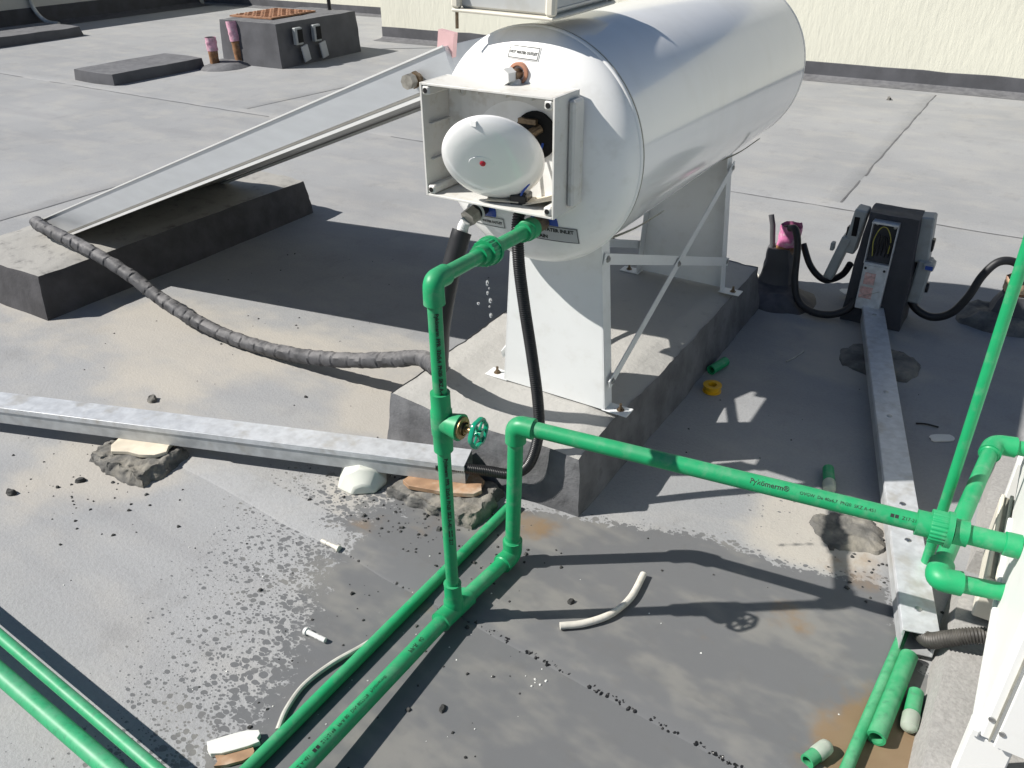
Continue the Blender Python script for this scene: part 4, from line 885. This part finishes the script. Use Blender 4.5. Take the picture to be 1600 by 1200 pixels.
# ------------------------------------------------------------------ pipe offcuts and litter
def offcut(p0, p1, r, label, m='green_dusty', cap_=None):
    p0, p1 = V((*p0, r+.001)), V((*p1, r+.001)); t = thing('pipe_offcut', (p0.x, p0.y, 0), label, 'pipe offcut', 'green pipe offcuts')
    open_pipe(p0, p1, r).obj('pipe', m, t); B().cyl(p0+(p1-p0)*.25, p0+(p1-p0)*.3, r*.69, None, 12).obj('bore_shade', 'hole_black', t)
    if cap_:
        d = (p1-p0).normalized(); e = p1 if cap_ > 0 else p0; s_ = 1 if cap_ > 0 else -1
        B().lathe(e-d*s_*.022, d*s_, [(r*1.04, 0), (r*1.12, .004), (r*1.1, .03), (r*1.02, .038), (r*.6, .045), (.0004, .047)], 18).obj('film_cap', 'film_clear', t)
    return t
offcut((.035, 1.78), (-.012, 1.12), .0135, 'long thin green pipe offcut lying along the plinth')
offcut((.055, 1.66), (.036, 1.385), .0205, 'short thick green pipe offcut with open near end')
offcut((.088, 1.56), (.091, 1.47), .017, 'green pipe stub with clear film cap beside the plinth', cap_=1)
offcut((-.075, 1.255), (-.055, 1.30), .016, 'green pipe stub with clear film at the bottom edge', cap_=1)
offcut((-.838, 2.735), (-.815, 2.83), .0185, 'green pipe stub lying against the tank plinth', 'green_ppr')
offcut((-.298, 2.325), (-.272, 2.235), .0175, 'green pipe stub with grey cap in the shade by the trunking', 'green_ppr', cap_=1)
b = B().lathe((-.79, 2.62, .001), (0, 0, 1), [(.016, 0), (.034, 0), (.034, .005), (.027, .007), (.027, .021), (.034, .023), (.034, .028), (.016, .028)], 28, closed=True)
single(b, 'tape_spool', 'yellow_plastic', 'small yellow thread tape spool lying in the tank shade', 'spool')
b = B().tube(resample(spline([(-.705, 1.318, .0105), (-.655, 1.36, .0105), (-.61, 1.425, .012), (-.595, 1.5, .011), (-.603, 1.6, .0105)], 10), .006), .0095, 12, rfun=lambda L, q, i: .0095*(1-.28*max(0, sin(q))*max(0, 1-abs(L-.17)/.05)))
single(b, 'tube_piece', 'tube_white', 'curved off white plastic tube piece lying between the pipe shadows', 'tube')
b = B().tube(resample(spline([(-1.092, .73, .006), (-1.115, .78, .007), (-1.128, .85, .008), (-1.115, .93, .009), (-1.09, 1.0, .01), (-1.075, 1.05, .009)], 10), .006), .0065, 10)
single(b, 'cable_piece', 'cable_grey', 'flat grey cable curving out from under the thin green pipe', 'cable')
def anchor(p0, p1, label, m):
    p0, p1 = V((*p0, .0085)), V((*p1, .0085)); d = (p1-p0).normalized(); L = (p1-p0).length
    b = B().lathe(p0, d, [(.0005, 0), (.0065, .001), (.0068, L*.3), (.0058, L*.32), (.0068, L*.45), (.0058, L*.5), (.0066, L*.7), (.007, L-.008), (.010, L-.007), (.010, L), (.0005, L)], 14)
    return single(b, 'wall_plug', m, label, 'wall plug', 'plugs dropped on the roof')
anchor((-1.445, 1.245), (-1.378, 1.245), 'off white wall plug lying left of the green riser', 'tube_white')
anchor((-1.178, .975), (-1.245, .972), 'grey white anchor plug with collar lying nearer the bottom edge', 'label_white')
t = chip(-1.145, .655, .002, .022, .055, .014, radians(-42), 9); single(t, 'tile_shard', 'white_scrap', 'white broken tile shard with brown edge at the bottom', 'tile', bevel=.001)
b = chip(-1.125, .635, .001, .02, .04, .008, radians(-40), 12); single(b, 'tile_shard', 'tile_brown', 'brown chipped piece tucked against the white tile shard', 'tile')
b = B().lathe((-1.02, 3.72, .004), (0, 0, 1), [(.05, 0), (.055, .004), (.05, .008), (.045, .004)], 26, closed=True)
single(b, 'wire_ring', 'tube_white', 'pale plastic ring lying behind the tank plinth', 'ring')
for (x, y, r_, lb) in ((-1.22, 8.11, .03, 'tan broken fragment near the foot of the cream wall'), (-2.53, 1.5, .024, 'flat grey mortar flake above the left pier'), (-2.31, 1.06, .017, 'dark pebble below the left mortar pier'), (-2.44, .91, .02, 'dark clod at the left edge below the trunking'), (-.815, .97, .012, 'dark pebble right of the lower green pipe'), (-.53, .92, .012, 'dark pebble near the bottom centre')):
    b = B().rough((x, y, 0), (r_, r_*.7), (r_*.6, r_*.4), r_*.7, (6, 5, 3), r_*.35, 40, x*7, .8, rot=x*9); single(b, 'stone_chip', 'mortar' if 'dark' not in lb else 'crumb', lb, 'stone', 'loose stones on the roof', smooth=20)
for (x, y, lb) in ((-.28, 3.28, 'cut black wire end lying left of the mortar patch'), (-.08, 2.78, 'black wire offcut lying by the tall green pipe')):
    b = B().tube(spline([(x-.03, y-.01, .004), (x, y+.003, .004), (x+.04, y+.004, .004)], 5), .003, 8); single(b, 'wire_end', 'black_plastic', lb, 'wire')
b = B().tube(spline([(-.62, 2.98, .003), (-.6, 3.03, .003), (-.585, 3.1, .003)], 5), .0025, 8); single(b, 'wire_end', 'cable_grey', 'bent grey wire end lying in the tank shade', 'wire')
b = chip(-.02, 2.72, .001, .04, .02, .004, .6, 15); single(b, 'plastic_flake', 'white_scrap', 'thin white plastic flake beside the tall green pipe', 'scrap')
b = chip(-.545, 3.72, .03, .05, .03, .004, .5, 16); single(b, 'plastic_flake', 'white_scrap', 'white cover flake lying under the left isolators', 'scrap')
# crumbs that nobody could count
rn = random.Random(5); b = B()
def crumb(b, x, y, r):
    rr = [r*rn.uniform(.6, 1.2) for _ in range(6)]; a = rn.uniform(0, 6); vs = [(x+rr[k]*cos(a+k*pi/3), y+rr[k]*sin(a+k*pi/3), .0005) for k in range(6)]
    vs += [(x+.55*rr[k]*cos(a+k*pi/3), y+.55*rr[k]*sin(a+k*pi/3), r*rn.uniform(.5, .9)) for k in range(6)]
    b.add(vs, [tuple(range(6, 12))]+[(k, (k+1) % 6, 6+(k+1) % 6, 6+k) for k in range(6)])
for _ in range(260):
    x, y = rn.gauss(-1.27, .2), rn.gauss(1.47, .13); crumb(b, x, y, abs(rn.gauss(0, .003))+.001)
for _ in range(80): crumb(b, rn.gauss(-2.25, .2), rn.gauss(1.12, .12), abs(rn.gauss(0, .003))+.001)
for _ in range(170): crumb(b, rn.uniform(-3.2, .0), rn.uniform(.5, 3.2), abs(rn.gauss(0, .0024))+.0008)
for _ in range(60): crumb(b, rn.gauss(-1.1, .25), rn.gauss(1.05, .2), abs(rn.gauss(0, .0032))+.001)
for _ in range(60): crumb(b, rn.gauss(-.05, .1), rn.gauss(2.0, .1), abs(rn.gauss(0, .004))+.0012)
o = b.obj('crumbs', 'crumb', smooth=0); o['kind'] = 'stuff'; o['label'] = 'dark crumbs of mortar and bitumen scattered over the roof'; o['category'] = 'crumbs'
b = B()
for _ in range(900):
    x = rn.uniform(-2.1, -.15); y = 1.298-.062*(x+2.1)+rn.gauss(0, .0035)+.005*noise.noise(V((x*24, 1, 0)))
    if noise.noise(V((x*11, 0, 4))) < (.12 if x < -1.3 else -.22): continue
    crumb(b, x, y, rn.uniform(.0016, .004) if x < -.9 else rn.uniform(.002, .0062))
o = b.obj('tar_bead', 'tar', roof, smooth=0); o['kind'] = 'stuff'
b = B()
for _ in range(70): crumb(b, rn.gauss(-.85, .5), rn.gauss(1.1, .3), rn.uniform(.001, .003))
for _ in range(7): crumb(b, rn.gauss(-.68, .012), rn.gauss(1.15, .012), rn.uniform(.0015, .004))
o = b.obj('plaster_crumbs', 'white_scrap', smooth=0); o['kind'] = 'stuff'; o['label'] = 'tiny white plaster crumbs lying about the lower pipes'; o['category'] = 'crumbs'
